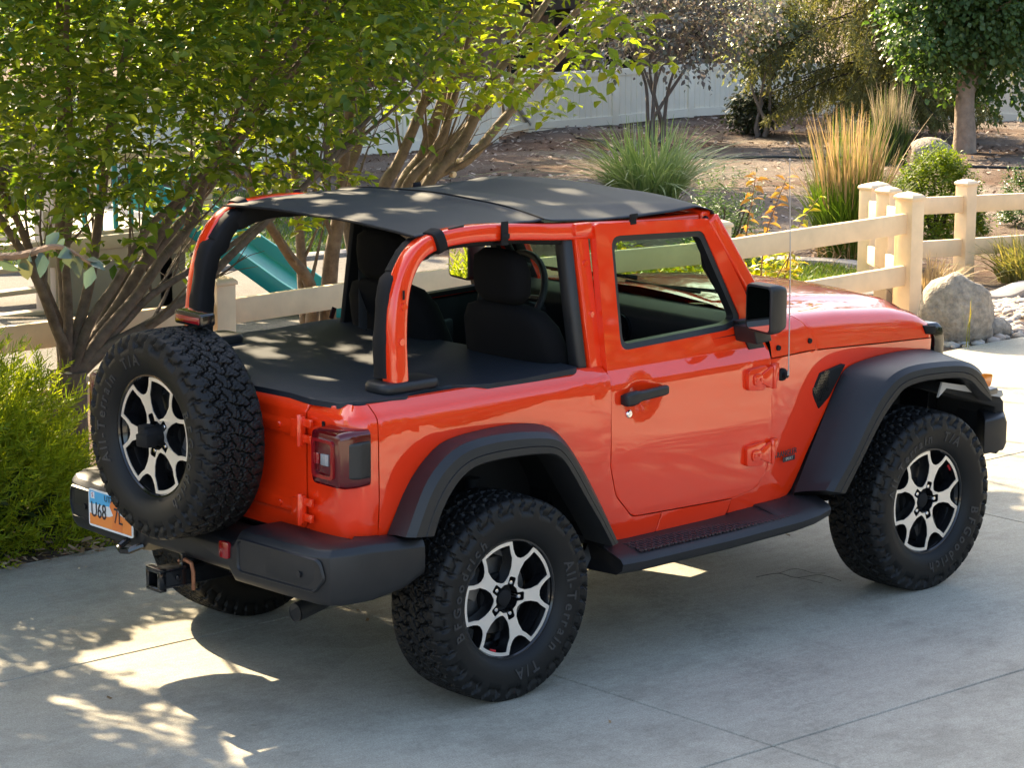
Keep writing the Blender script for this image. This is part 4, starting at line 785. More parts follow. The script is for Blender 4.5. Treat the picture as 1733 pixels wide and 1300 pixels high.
# --- tail lights
for s in (-1, 1):
    oy = .798 if s < 0 else .838
    po = rounded([(s*.620, .908), (s*oy, .908), (s*oy, 1.122), (s*.620, 1.122)], .028, 4)
    def lr(x, k, dy=0): cy, cz = s*.709, 1.015; return [(x, cy+(y-cy)*k+s*dy, cz+(z-cz)*k) for y, z in po]
    b = MB(); b.loft([lr(-.60, 1.0, .012), lr(-.66, 1.02, .012), lr(-.705, 1.0, .006), lr(-.728, .94, 0), lr(-.733, .86, 0)]); tl = b.build("tail_light", redlens, car, ang=28)
    b = MB(); fr_o = rounded([(s*.640, .942), (s*.765, .942), (s*.765, 1.088), (s*.640, 1.088)], .02, 4); fi = [(s*.7025+(y-s*.7025)*.80, 1.015+(z-1.015)*.84) for y, z in fr_o]; n = len(fr_o)
    b.add([(-.7335, y, z) for y, z in fr_o]+[(-.743, y, z) for y, z in fr_o]+[(-.743, y, z) for y, z in fi]+[(-.7335, y, z) for y, z in fi], [(k*n+i, k*n+(i+1) % n, (k+1)*n+(i+1) % n, (k+1)*n+i) for k in range(3) for i in range(n)]); b.build("light_ring", redbright, tl, ang=30)
    b = MB(); b.box((-.735, s*.712, 1.012), (.010, .044, .042)); b.box((-.741, s*.712, 1.012), (.004, .003, .042)); b.build("reversing_lamp", clear, tl, bevel=.003)
    b = MB(); b.box((-.735, s*.664, 1.012), (.010, .030, .042)); b.build("brake_lamp", redbright, tl, bevel=.003)
    b = MB(); b.loft([[(x, s*(y+dy), z) for x, y, dy in ((-.685, .785, 0), (-.705, .79, .012), (-.655, .80, .026), (-.605, .80, .020), (-.60, .785, 0))] for z in (.945, .955, 1.068, 1.082)]); b.build("light_cover", black_plastic, tl, bevel=.008)
    b = MB(); b.loft([[(-.60, s*.612, z), (-.668, s*.608, z), (-.668, s*.620, z), (-.60, s*.620, z)] for z in (.90, 1.13)]); b.build("light_bezel", trim_black, tl)
# --- side step
for s in (-1, 1):
    b = MB(); rings = []
    for x, yo, zt, k in ((.60, .80, .492, .25), (.585, .86, .470, .6), (.575, .93, .452, 1), (.70, .943, .452, 1), (1.2, .945, .455, 1), (1.60, .945, .465, 1), (1.72, .942, .475, 1), (1.80, .925, .485, .9), (1.83, .86, .49, .6), (1.83, .80, .49, .3)):
        rings.append([(x, s*y, z) for y, z in ((.70, zt-.02), (.70, zt+.03), (.775, zt+.032), (max(.80, yo-.05), zt+.012), (yo-.014, zt), (yo, zt-.018), (yo-.006, zt-.045), (yo-.04, zt-.066), (.72, zt-.075))])
    b.loft(rings); stp = b.build("side_step", black_plastic, car, bevel=.0, ang=40)
    b = MB(); V = []
    for i in range(44):
        x = .70+i*.0212
        for j in range(5):
            y = .812+j*.023; z0 = interp(y, [.80, .905], [.478, .4695])+.012*max(0, (x-1.55))
            b.box((x, s*y, z0), (.011, .019, .006), rot=(0, 0, s*R(24 if (i+j) % 2 else -24)))
    b.build("tread_strip", mat("tread_rubber", (.045, .030, .034), .55), stp)
    b = MB(); b.loft([[(x, s*y, z) for y, z in ((.72, .502), (.79, .502), (.89, .476), (.72, .47))] for x in (1.50, 1.56, 1.80)]); b.build("step_cap", black_plastic, stp, bevel=.006)
# --- front bumper end and inner wing
b = MB(); fb = [(2.98, -.90, .70, .545), (3.05, -.83, .72, .545), (3.13, -.72, .72, .545), (3.18, -.55, .72, .51), (3.2, 0, .72, .51)]; fb = fb+[(x, -y, a, c) for x, y, a, c in fb[-2::-1]]
b.loft([[(x, y, c), (x+.02, y, c+.03), (x+.02, y, a-.03), (x, y, a), (x-.14, y, a), (x-.14, y, c)] for x, y, a, c in fb]); b.build("front_bumper", black_plastic, car, bevel=.008)
for s in (-1, 1):
    b = MB(); b.prism([(2.56, .86), (2.60, .90), (2.98, .80), (3.02, .76), (3.04, .55), (2.98, .52), (2.96, .74), (2.62, .85)], 'y', s*.64, s*.86); b.build("inner_wing", under, car, bevel=.006)
    b = MB(); b.prism([(2.545, .84), (2.57, .905), (2.99, .815), (3.0, .79), (2.98, .785), (2.60, .875)], 'y', s*.862, s*.872); b.build("wing_edge", mat("sunlit_edge", (.42, .40, .37), .5), car)  # strip caught by the sun, its brightness put into the pale colour
# ---------------------------------------------------------------- wheels (built facing -Y at the origin)
RT = .401
def tyre_mesh():
    N = 756; P = [(.232, -.104), (.240, -.117), (.262, -.132), (.29, -.1405), (.318, -.143), (.335, -.1425), (.345, -.1425), (.355, -.142), (.364, -.1405), (.372, -.138), (.380, -.1345), (.387, -.130), (.3925, -.124), (.3955, -.117)]
    for y in np.linspace(-.110, .110, 62): P.append((.4012-.0045*(abs(y)/.11)**2.2, y))
    P += [(r, -y) for r, y in P[:14][::-1]]
    P = np.array(P); M_ = len(P); U = np.arange(N)/N
    # interlocking blocks: warped staggered cells; groove where the two nearest cell centres are equally far
    PIT = 42; L = 2*math.pi*RT
    rows = [(-.092, 0), (-.046, .5), (0, 0), (.046, .5), (.092, 0)]
    h = np.zeros((M_, N))
    for i, (r, y) in enumerate(P):
        if abs(y) > .143: continue
        if r > .392:
            u = U*PIT
            uu = u+.16*np.sin(y*95+1.0)+.07*np.sin(u*2*math.pi*2+y*60)
            yy = y+.0085*np.sin(u*2*math.pi*1.0+y*30)+.003*np.sin(u*4*math.pi+2)
            d = []
            for ry, off in rows:
                du = (uu-off) - np.round(uu-off); d.append(np.sqrt((du*1.06)**2+((yy-ry)/.049)**2))
            d = np.sort(np.array(d), 0); g = d[1]-d[0]
            du2 = np.minimum.reduce([np.sqrt(((np.abs((uu-off)-np.round(uu-off))-1)*1.06)**2+((yy-ry)/.049)**2) for ry, off in rows])
            g = np.minimum(g, du2-d[0])
            gro = np.clip((g-.085)/.085, 0, 1)
            sip = 1-.28*(np.abs(((uu*3+.6*np.sin(yy*120)) % 1)-.5) < .09)*(g > .22)
            h[i] = gro*.0150*sip
        if r <= .3965 and r > .337:
            k = U*PIT; t = (.3965-r)/.06
            z = (k+.22*np.sign(y)*np.abs(((t*3.2) % 2)-1)+.3*np.sin(abs(y)*68)) % 1
            lug = np.clip((np.abs(z-.5)*-1+.40)/.07, 0, 1); par = (np.floor(k) % 2)
            depth = .0145 if r > .375 else .012
            lim = np.where(par == 0, .338, .352); fade = np.clip((r-lim)/.007, 0, 1)
            v = lug*depth*fade
            h[i] = np.maximum(h[i], v) if r > .392 else v
    base = .0150
    V = np.zeros((M_, N, 3))
    for i in range(M_):
        r, y = P[i]; ip, im = min(i+1, M_-1), max(i-1, 0); tr, ty = P[ip]-P[im]; ln = math.hypot(tr, ty); nr, ny = -ty/ln*-1, tr/ln*-1
        # outward normal (nr, ny): rotate tangent
        nr, ny = ty/ln, -tr/ln
        if nr < 0 and abs(y) < .12: nr, ny = -nr, -ny
        rec = base if (r > .337) else 0
        e = (h[i]-rec*np.clip((r-.337)/.01, 0, 1))
        rr = r+e*nr; yy = y+e*ny; a = 2*math.pi*U
        V[i, :, 0] = rr*np.cos(a); V[i, :, 1] = yy; V[i, :, 2] = rr*np.sin(a)
    idx = np.arange(M_*N).reshape(M_, N); a = idx[:-1]; b_ = idx[1:]
    Q = np.stack([a, b_, np.roll(b_, -1, 1), np.roll(a, -1, 1)], -1).reshape(-1, 4)
    return V.reshape(-1, 3), Q
tv, tq = tyre_mesh()
def pol(r, deg): return (r*math.cos(R(deg)), r*math.sin(R(deg)))
def rim_outlines():
    out = []; holes = []; hub = []
    for k in range(5):
        t = 72*k
        for a in np.linspace(15, 57, 12): out.append(pol(.2225, t+a))
        out += [pol(.192, t+72-12.4), pol(.172, t+72-8.2), pol(.163, t+72-3.4), pol(.163, t+72+3.4), pol(.172, t+72+8.2), pol(.192, t+72+12.4)]
        hw = [pol(.2095, t+a) for a in np.linspace(18.6, 53.4, 12)]+[pol(.178, t+72-15.8), pol(.158, t+72-12.3), pol(.122, t+72-11.4), pol(.092, t+72-14.6), pol(.071, t+72-27), pol(.067, t+36), pol(.071, t+27), pol(.092, t+14.6), pol(.122, t+11.4), pol(.158, t+12.3), pol(.178, t+15.8)]
        holes.append(hw)
        hub += [pol(.0535, t+18.5), pol(.062, t+16.2), pol(.080, t+12.4)][::-1][0:0]
        hub += [pol(.056, t-17.5), pol(.083, t-12), pol(.087, t-8), pol(.087, t+8), pol(.083, t+12), pol(.056, t+17.5), pol(.0575, t+36)]
    return out, holes, hub
ro, rh, rhub = rim_outlines()
def plate_from(outer, holes, y0, y1, name, m, parent, bev=.0015):
    loops = [outer]+holes; flat = [p for l in loops for p in l]; tri = tessellate_polygon([[Vector((p[0], p[1], 0)) for p in l] for l in loops])
    b = MB(); n = len(flat)
    def dish(p, y): return y+.010*max(0, 1-math.hypot(*p)/.21)
    vs = [(p[0], dish(p, y0), p[1]) for p in flat]+[(p[0]*1.0, dish(p, y1), p[1]*1.0) for p in flat]; fs = [tuple(t) for t in tri]+[tuple(i+n for i in t) for t in tri]; o = 0
    for l in loops:
        k = len(l); fs += [(o+i, o+(i+1) % k, n+o+(i+1) % k, n+o+i) for i in range(k)]; o += k
    b.add(vs, fs); return b.build(name, m, parent, bevel=0, ang=30)
_proto = {}
def shrink(l, d):
    n = len(l); out = []
    for i in range(n):
        p = Vector(l[i]); a = (Vector(l[(i+1) % n])-Vector(l[i-1])); nn = Vector((a.y, -a.x)).normalized(); out.append(tuple(p+nn*d))
    return out
def bend_text(body, r, size, a0, parent, y):
    """letters set round the sidewall, tops outwards, reading clockwise as seen from outside"""
    cur = a0; V = []; FF = []
    for ch in body:
        adv = {' ': .5, 'i': .42, 'l': .42, 'I': .45, 't': .55, 'r': .55, '-': .5, '/': .5, 'B': .95, 'F': .85, 'G': 1.0, 'A': .95, 'T': .9, 'd': .85, 'o': .8, 'g': .8}.get(ch, .78)*size*.92
        if ch != ' ':
            mid = cur-adv/2/r; c_, s_ = r*math.cos(mid), r*math.sin(mid)
            # local x = clockwise tangent, local y = radial outwards, normal = -Y
            X = Vector((math.sin(mid), 0, -math.cos(mid))); Y = Vector((math.cos(mid), -.175, math.sin(mid))).normalized(); Z = X.cross(Y)
            mt = Matrix((X, Y, Z)).transposed().to_4x4(); mt.translation = Vector((c_, y, s_))
            me = textmesh("l", ch, size, None, None, mt, .0014, sx=.95, bold=.0012); o = len(V); V += [tuple(v.co) for v in me.vertices]; FF += [tuple(i+o for i in p.vertices) for p in me.polygons]; bpy.data.meshes.remove(me)
        cur -= adv/r
    b = MB(); b.add(V, FF); return b.build("sidewall_lettering", rubber_letter, parent, smooth=False)
def make_wheel(spare=False, full=True):
    root = bpy.data.objects.new("spare_wheel" if spare else "wheel", None); C.objects.link(root); root.parent = car; root.empty_display_size = .1
    ty = rawmesh("tyre", tv, tq, rubber, root); ty.data.set_sharp_from_angle(angle=R(55))
    bend_text("All-Terrain", .291, .060, R(26), root, -.1408); bend_text("T/A", .291, .060, R(-63), root, -.1408); bend_text("BFGoodrich", .291, .060, R(206), root, -.1408)
    b = MB(); b.lathe([(.226, -.090), (.2235, -.102), (.228, -.1085), (.2345, -.1085), (.2365, -.104), (.234, -.095), (.232, -.06), (.19, .0), (.19, .10), (.15, .10), (.15, .10)], (0, 0, 0), 'y', 72, caps=False)
    b.lathe([(.226, -.090), (.200, -.05), (.19, .0)], (0, 0, 0), 'y', 72, caps=False); b.lathe([(.0, .02), (.19, .02)], (0, 0, 0), 'y', 40, caps=False)
    b.build("rim", gloss_black, root, ang=30)
    plate_from(ro, rh+[rhub], -.1000, -.0975, "alloy_face", silver, root)
    plate_from(shrink(ro, -.0008), [shrink(h_, -.0012) for h_ in rh]+[rhub], -.0974, -.045, "spokes", gloss_black, root)
    b = MB(); b.lathe([(0, -.080), (.024, -.082), (.032, -.078), (.034, -.07), (.034, -.05), (.055, -.055), (.056, -.04), (.09, -.04), (.09, -.02)], (0, 0, 0), 'y', 32); b.build("centre_cap", trim_black, root)
    for k in range(5):
        if full and not (spare and k in (4,)):
            x, z = pol(.0635, 72*k); b = MB(); b.lathe([(0, -.092), (.007, -.091), (.0105, -.085), (.0105, -.055), (.0125, -.052), (.0125, -.045)], (x, 0, z), 'y', 6 if False else 10); b.build("lug_nut", chrome, root, ang=40)
    b = MB(); b.lathe([(.15, -.012), (.15, .004), (.06, .004), (.06, -.03), (0, -.03)], (0, 0, 0), 'y', 40); b.lathe([(0, -.02), (.15, -.018)], (0, 0, 0), 'y', 40, caps=False); b.box((-.125, -.015, .07), (.07, .06, .13), rot=(0, R(28), 0)); b.build("brake_disc", steel, root)
    b = MB(); x, z = pol(.217, 30); b.box((pol(.207, 253)[0], -.0855, pol(.207, 253)[1]), (.030, .004, .012), rot=(0, R(17), 0)); b.build("rim_emblem", redcal, root)
    return root
def copy_wheel(src):
    r = src.copy(); C.objects.link(r); r.parent = car
    for ch in src.children: c = ch.copy(); C.objects.link(c); c.parent = r
    return r
wh = make_wheel(); HZ = .393
spots = [((0, -.796, HZ), 0, 2), ((2.46, -.796, HZ), 0, 216), ((0, .796, HZ), 180, 40), ((2.46, .796, HZ), 180, 10)]
for i, (loc, rz, roll_) in enumerate(spots):
    o = wh if i == 0 else copy_wheel(wh)
    o.matrix_local = Matrix.Translation(loc) @ Matrix.Rotation(R(rz), 4, 'Z') @ Matrix.Rotation(R(roll_), 4, 'Y')
sw = make_wheel(spare=True); sw.matrix_local = Matrix.Translation((-.880, .017, 1.018)) @ Matrix.Rotation(R(-90), 4, 'Z') @ Matrix.Rotation(R(176), 4, 'Y')
b = MB(); b.lathe([(0, -.155), (.02, -.157), (.034, -.150), (.038, -.13), (.036, -.08), (.05, -.07), (.05, -.05)], (0, 0, 0), 'y', 20); b.box((.0, -.135, .012), (.075, .05, .05)); b.box((.012, -.125, -.02), (.05, .05, .05)); b.build("camera_housing", trim_black, sw, bevel=.006)
b = MB(); b.lathe([(.0, 0), (.16, 0), (.16, .04), (.07, .05), (.07, .20), (0, .2)], (-.87, .017, 1.018), 'x', 24); b.box((-.70, 0, .95), (.06, .30, .30)); b.build("spare_carrier", trim_black, car, bevel=.004)
# ================================================================ plants
def unit(a): return a/np.maximum(np.linalg.norm(a, axis=-1, keepdims=True), 1e-9)
def leaves(P, D, Nn, length, width, fold=.25, droop=.18, name="leaves", m=None, parent=None, long_tip=.55):
    """one folded five-point leaf per row: base P, axis D, face normal Nn"""
    D = unit(D); S = unit(np.cross(Nn, D)); Nn = np.cross(D, S); l = length[:, None]; w_ = width[:, None]
    base = P; tip = P+D*l-Nn*l*droop; mL = P+D*l*(1-long_tip)+S*w_*.5+Nn*w_*fold*.5; mR = P+D*l*(1-long_tip)-S*w_*.5+Nn*w_*fold*.5
    uL = P+D*l*.78+S*w_*.30-Nn*l*droop*.45+Nn*w_*fold*.3; uR = P+D*l*.78-S*w_*.30-Nn*l*droop*.45+Nn*w_*fold*.3; mid = P+D*l*.6-Nn*l*droop*.25
    V = np.stack([base, mL, uL, tip, uR, mR, mid], 1); n = len(P); o = np.arange(n)[:, None, None]*7
    Fq = (np.array([[0, 6, 2, 1], [6, 3, 2, 2], [0, 5, 4, 6], [6, 4, 3, 3]])[None]+o)
    q = Fq[:, [0, 2]].reshape(-1, 4); t = Fq[:, [1, 3]][:, :, :3].reshape(-1, 3)
    return V.reshape(-1, 3), q, t
def mixmesh(name, V, q, t, m, parent):
    me = bpy.data.meshes.new(name); V = np.asarray(V, np.float32); li = np.concatenate([q.ravel(), t.ravel()]).astype(np.int32)
    st_ = np.concatenate([np.arange(len(q))*4, len(q)*4+np.arange(len(t))*3]).astype(np.int32)
    me.vertices.add(len(V)); me.vertices.foreach_set("co", V.ravel()); me.loops.add(len(li)); me.loops.foreach_set("vertex_index", li); me.polygons.add(len(st_)); me.polygons.foreach_set("loop_start", st_)
    me.polygons.foreach_set("use_smooth", np.ones(len(st_), bool)); me.update(); me.validate(); me.materials.append(m); return link(name, me, parent)
def foliage(name, P, D, Nn, ln, wd, m, parent, fold=.25, droop=.18): V, q, t = leaves(P, D, Nn, ln, wd, fold, droop); return mixmesh(name, V, q, t, m, parent)
def twigs_to_leaves(tips, dirs, r_, k, length, leaf, spread=.9, jitter=.25):
    """k leaves set alternately along each twig"""
    n = len(tips); T = np.linspace(.0, 1, k)[None, :, None]; L_ = (length*r_.uniform(.6, 1.3, n))[:, None, None]; d = unit(dirs)
    up = np.array([0, 0, 1.]); side = unit(np.cross(d, up)+r_.normal(0, .15, d.shape))
    pts = tips[:, None]+d[:, None]*T*L_-up*(T**2)*L_*.18
    sg = np.where(np.arange(k) % 2 == 0, 1., -1.)[None, :, None]
    D = d[:, None]*.65+side[:, None]*sg*spread-up*.35+r_.normal(0, jitter, (n, k, 3)); N_ = np.broadcast_to(up+0*d[:, None], D.shape)+r_.normal(0, .38, (n, k, 3))+d[:, None]*.25
    ln = leaf*r_.uniform(.50, 1.40, n*k); return pts.reshape(-1, 3), D.reshape(-1, 3), N_.reshape(-1, 3), ln
bark = mat("smooth_grey_brown_bark", (.20, .145, .095), .85, var=(14, .5), bump=(38, .7, .01), col2=(.085, .06, .038))
bark2 = mat("furrowed_brown_bark", (.24, .15, .09), .9, var=(10, .5), bump=(24, .9, .02), col2=(.10, .06, .035))
darkbark = mat("dark_bark", (.05, .035, .028), .9, var=(9, .4), bump=(20, .8, .02))
cutwood = mat("pale_cut_wood", (.68, .52, .34), .8)
LIT = []   # ground patches kept sunlit by cutting leaves out of the crowns: (x, y, rx, ry)
def in_lit(P, zref=0.):
    g = np.stack([P[:, 0]-.27*(P[:, 2]-zref), P[:, 1]-1.5*(P[:, 2]-zref)], -1); k = np.zeros(len(P), bool)
    for x, y, rx, ry, rot in LIT:
        c_, s_ = math.cos(rot), math.sin(rot); dx, dy = g[:, 0]-x, g[:, 1]-y; u, v = dx*c_+dy*s_, -dx*s_+dy*c_; k |= (u/rx)**2+(v/ry)**2 < 1
    return k
LIT += [(-.64, .25, .24, .50, -.15), (-.70, -.15, .16, .20, 0), (-.52, -.40, .10, .2, 0), (-.84, .52, .13, .16, 0), (-.45, .72, .16, .10, 0), (6.6, .6, 2.6, 1.45, .0), (5.4, -.6, 1.6, .7, 0), (8.5, 2.0, 2.2, .9, 0), (-.85, 1.74, .75, .36, 0), (1.76, .03, .32, .36, 0)]
_sp = np.random.default_rng(5)
for x, y, r in [(-1.27, .19, .07), (-1.3, .01, .06), (-1.27, -.12, .065), (-1.46, .02, .055), (-1.64, 0, .055), (-1.11, -.11, .06), (-1.04, -.26, .085), (-1.17, -.37, .055), (-1.24, -.48, .075), (-.97, -.42, .05), (-.99, -.59, .1), (-1.09, -.7, .11), (-.97, -.67, .07), (-1.03, -.86, .05), (-1.18, -.87, .08), (-1.1, .46, .05), (-.94, .24, .06), (-.93, .15, .07)]: LIT.append((x, y, r*.92, r*.80, .3))
SPOT = [(_sp.uniform(-.2, 1.2), _sp.uniform(-.6, .6), 1.8) for _ in range(20)]+[(_sp.uniform(-.6, .3), _sp.uniform(-.7, .6), 1.2) for _ in range(20)]  # random sun dapples on soft top and tonneau, made by omitting leaves
def in_spot(P):
    k = np.zeros(len(P), bool)
    for x, y, z in SPOT:
        gx, gy = P[:, 0]-.27*(P[:, 2]-z), P[:, 1]-1.5*(P[:, 2]-z); k |= (gx-x)**2+((gy-y)*.7)**2 < .052**2
    return k
def stem_mesh(b, pts, r0, r1, n=8): b.tube(pts, [r0+(r1-r0)*(i/(len(pts)-1))**.8 for i in range(len(pts))], n)
def multistem(name, label, stems, y0, yspread, rad, leafm, seed, crown, nt, leaf, group=None, base_r=.0, extra_top=0, keep=None, cuts=()):
    """stems: lists of (x, z) measured in the plane of the trunk base; twigs and leaves grow from them"""
    r_ = np.random.default_rng(seed); rn = random.Random(seed); root = thing(name, label, "tree", (stems[0][0][0], y0, 0), group); inv = Matrix.Translation(-Vector(root.location))
    b = MB(); nodes = []
    x0, z0 = stems[0][0]
    if base_r: b.tube([(x0, y0, -.1), (x0, y0, .05), (x0+.01, y0, z0*.6), (x0+.02, y0, z0+.03)], [base_r*1.5, base_r*1.15, base_r, base_r*.95], 14)
    for k, st in enumerate(stems):
        lean = yspread*((k*.618) % 1*2-1); P = []
        for i, (x, z) in enumerate(st): P.append(Vector((x+rn.uniform(-.008, .008), y0+lean*((z-z0)/1.2)+.0, z)))
        d = (P[-1]-P[-3]).normalized(); last = P[-1]
        for q in range(4): d = (d+Vector((rn.uniform(-.12, .12), rn.uniform(-.12, .12)+lean*.05, .12))).normalized(); last = last+d*rn.uniform(.4, .6); P.append(last)
        C_ = catmull(P, 5); r0 = rad*rn.uniform(.75, 1.15); stem_mesh(b, C_, r0, .006); nodes += [(p, (C_[min(i+1, len(C_)-1)]-C_[max(i-1, 0)]).normalized(), i/len(C_)) for i, p in enumerate(C_)]
        for q in range(9):                                                   # side branches
            i = rn.randrange(int(len(C_)*.22), len(C_)-3); p = C_[i]; t = (C_[i+1]-C_[i-1]).normalized(); a = rn.uniform(0, 6.28); s_ = Vector((math.cos(a), math.sin(a), rn.uniform(.1, .7))); dd = (t*.8+s_*.75).normalized(); ln = rn.uniform(.35, .95)*(1-.45*i/len(C_)); br = [p]
            for w_ in range(4): dd = (dd+Vector((rn.uniform(-.2, .2), rn.uniform(-.2, .2), .10))).normalized(); br.append(br[-1]+dd*ln/4)
            stem_mesh(b, br, max(.004, r0*.34*(1-.6*i/len(C_))), .0022, 5); nodes += [(v, dd, .8) for v in br[1:]]
            for w_ in range(3):
                p2 = br[rn.randrange(1, 5)]; d2 = (dd+Vector((rn.uniform(-1, 1), rn.uniform(-1, 1), rn.uniform(-.4, .6)))).normalized(); l2 = rn.uniform(.15, .4); stem_mesh(b, [p2, p2+d2*l2*.5, p2+d2*l2+Vector((0, 0, -.02))], .003, .0015, 4); nodes += [(p2+d2*l2, d2, .9)]
    tk = b.build("trunk", bark, root, ang=70); tk.matrix_parent_inverse = inv
    for (x, z, dx) in cuts:
        b2 = MB(); b2.lathe([(0, -.004), (.018, -.004), (.020, 0), (.018, .03)], (x, y0-.07, z), 'y', 12, caps=False); o = b2.build("pruning_cut", cutwood, root); o.matrix_parent_inverse = inv
    # twig tips: near the skeleton and throughout the crown envelope
    NP = np.array([n_[0] for n_ in nodes]); ND = np.array([n_[1] for n_ in nodes]); tips, dirs = [], []
    while sum(len(t) for t in tips) < nt:
        c = crown['box']; Q = np.stack([r_.uniform(c[0], c[1], 6000), r_.uniform(c[2], c[3], 6000), r_.uniform(c[4], c[5], 6000)], -1); ok = crown['f'](Q, r_)
        Q = Q[ok]; Q = Q[~in_lit(Q)]
        if not len(Q): continue
        dax = unit(Q-np.array([crown['axis'][0], crown['axis'][1], crown['axis'][2]])); tips.append(Q); dirs.append(dax*.9+r_.normal(0, .45, Q.shape)+np.array([0, 0, .05]))
    tips = np.concatenate(tips)[:nt]; dirs = np.concatenate(dirs)[:nt]
    P, D, N_, ln = twigs_to_leaves(tips, dirs, r_, crown.get('k', 7), crown.get('tw', .22), leaf); Dh = unit(D)*ln[:, None]*np.interp(P[:, 2], [2.5, 3.0], [1, 1.75])[:, None]; kk = ~in_lit(P) & ~in_lit(P+Dh) & ~in_spot(P) & ~in_spot(P+Dh*.55) & ~in_spot(P+Dh) & (P[:, 2] > .3) & ~((P[:, 2] > 2.55) & (P[:, 1]-1.5*P[:, 2] > .30) & (P[:, 0] > .2) & (r_.uniform(0, 1, len(P)) < crown.get('thin', 0))); P, D, N_, ln = P[kk], D[kk], N_[kk], ln[kk]; ln = ln*np.interp(P[:, 2], [2.5, 3.0], [1, 1.75])
    foliage("crown", P, D, N_, ln, ln*r_.uniform(.48, .64, len(ln)), leafm, root, .3, .2).matrix_parent_inverse = inv
    return root
green_a = leafmat("hornbeam_leaf", [(.035, .075, .014), (.075, .13, .020), (.13, .185, .026), (.05, .095, .016), (.19, .23, .030), (.04, .08, .016)], trans=.50, rough=.38, tcol=(2.4, 2.3, .55))
green_b = leafmat("sunlit_leaf", [(.10, .18, .02), (.15, .23, .024), (.19, .25, .026), (.12, .20, .022), (.24, .26, .03)], trans=.55, rough=.4, tcol=(2.3, 2.0, .5))  # sunlit version of the tree leaf, sunlight put into the yellower colour
A_ST = [[(.85, .51), (.82, .66), (.73, .81), (.62, 1.02), (.49, 1.21), (.36, 1.37)], [(.85, .51), (.84, .75), (.77, .94), (.71, 1.13), (.63, 1.32), (.53, 1.56)], [(.85, .51), (.85, .75), (.84, .94), (.81, 1.15), (.81, 1.45), (.78, 1.84), (.73, 2.29)], [(.85, .51), (.89, .75), (.92, .99), (.94, 1.23), (.98, 1.53), (1.07, 1.98), (1.12, 2.42)], [(.86, .51), (.93, .74), (1.01, 1.01), (1.05, 1.22), (1.11, 1.52), (1.17, 1.88), (1.29, 2.35)], [(.88, .50), (.96, .80), (1.10, 1.00), (1.25, 1.26), (1.42, 1.40), (1.68, 1.63), (1.92, 1.90)], [(.88, .50), (.99, .64), (1.18, .81), (1.31, .95), (1.56, 1.24), (1.74, 1.41), (2.03, 1.64), (2.27, 1.91)], [(.88, .50), (1.07, .71), (1.26, .89), (1.41, 1.06), (1.60, 1.26), (1.68, 1.48), (1.80, 1.69), (1.96, 1.99), (2.12, 2.32)], [(.88, .50), (1.03, .67), (1.31, .95), (1.46, 1.03), (1.68, 1.20), (1.95, 1.39), (2.11, 1.54), (2.43, 1.80), (2.68, 2.01)], [(.88, .50), (.99, .60), (1.20, .74), (1.40, .88), (1.67, .99), (1.90, 1.08)], [(.88, .49), (1.07, .63), (1.36, .74), (1.63, .89), (1.83, 1.06)]]
def crownA(Q, r_):
    dx, dy = Q[:, 0]-.95, Q[:, 1]-3.55; rr = np.hypot(dx/(1.0), dy/1.0); z = Q[:, 2]
    n = .10*np.sin(4.1*Q[:, 0]+1)*np.sin(3.7*Q[:, 1])+.07*np.sin(9*Q[:, 0]+2*Q[:, 2])
    low = 1.27+.20*np.maximum(0, dx)+.10*np.abs(dx)+n-.20*np.exp(-((dx+.35)/.35)**2); R_ = np.interp(z, [1.0, 1.5, 2.3, 3.6, 5.0, 5.6], [.7, 1.35, 2.15, 2.3, 1.5, .3])
    p = np.where(z < 2.6, 1.0, .40)*np.clip((z-low)/.30+.15, 0, 1); hole = np.sin(7.3*Q[:, 0]+4*z+1.3)*np.sin(6.1*z-3*Q[:, 1]+.6)*np.sin(5*Q[:, 1]+2*Q[:, 0]) > .34
    return (rr < R_*(1+.8*n)) & (z > low-.05) & (r_.uniform(0, 1, len(z)) < p) & ~hole
multistem("multistem_tree", "dense green multi-stem tree left of the car, fanning up beside the spare wheel", A_ST, 3.45, .35, .038, green_a, 11, dict(box=(-1.6, 3.4, 1.3, 5.9, 1.0, 5.6), f=crownA, axis=(.95, 3.5, .9), k=8, tw=.24, thin=.80), 5900, .066, "multi-stem trees beside the driveway", base_r=.10, cuts=[(.93, .50, 0), (.83, .53, 0)])
B_ST = [[(4.35, .20), (4.35, .66), (4.40, 1.07), (4.60, 1.28), (4.67, 1.54), (4.71, 1.88), (4.75, 2.21)], [(4.37, .19), (4.45, .72), (4.60, 1.05), (4.82, 1.26), (4.95, 1.56), (5.15, 1.97), (5.30, 2.19)], [(4.37, .19), (4.50, .72), (4.67, 1.05), (4.95, 1.33), (5.10, 1.63), (5.30, 1.89), (5.56, 2.18)], [(4.40, .19), (4.60, .79), (4.85, 1.07), (5.15, 1.28), (5.67, 1.60), (6.20, 1.96), (6.53, 2.15)], [(4.40, .19), (4.55, .75), (4.77, 1.06), (5.10, 1.17), (5.41, 1.42), (5.83, 1.75), (6.15, 1.97)], [(4.34, .20), (4.30, .66), (4.26, 1.06), (4.35, 1.22), (4.48, 1.55), (4.60, 1.99)], [(4.32, .20), (4.20, .63), (4.16, 1.09), (4.28, 1.34), (4.36, 1.78), (4.36, 2.23)], [(4.37, .19), (4.55, .71), (4.72, 1.08), (4.85, 1.53), (4.87, 1.91), (5.00, 2.20)]]
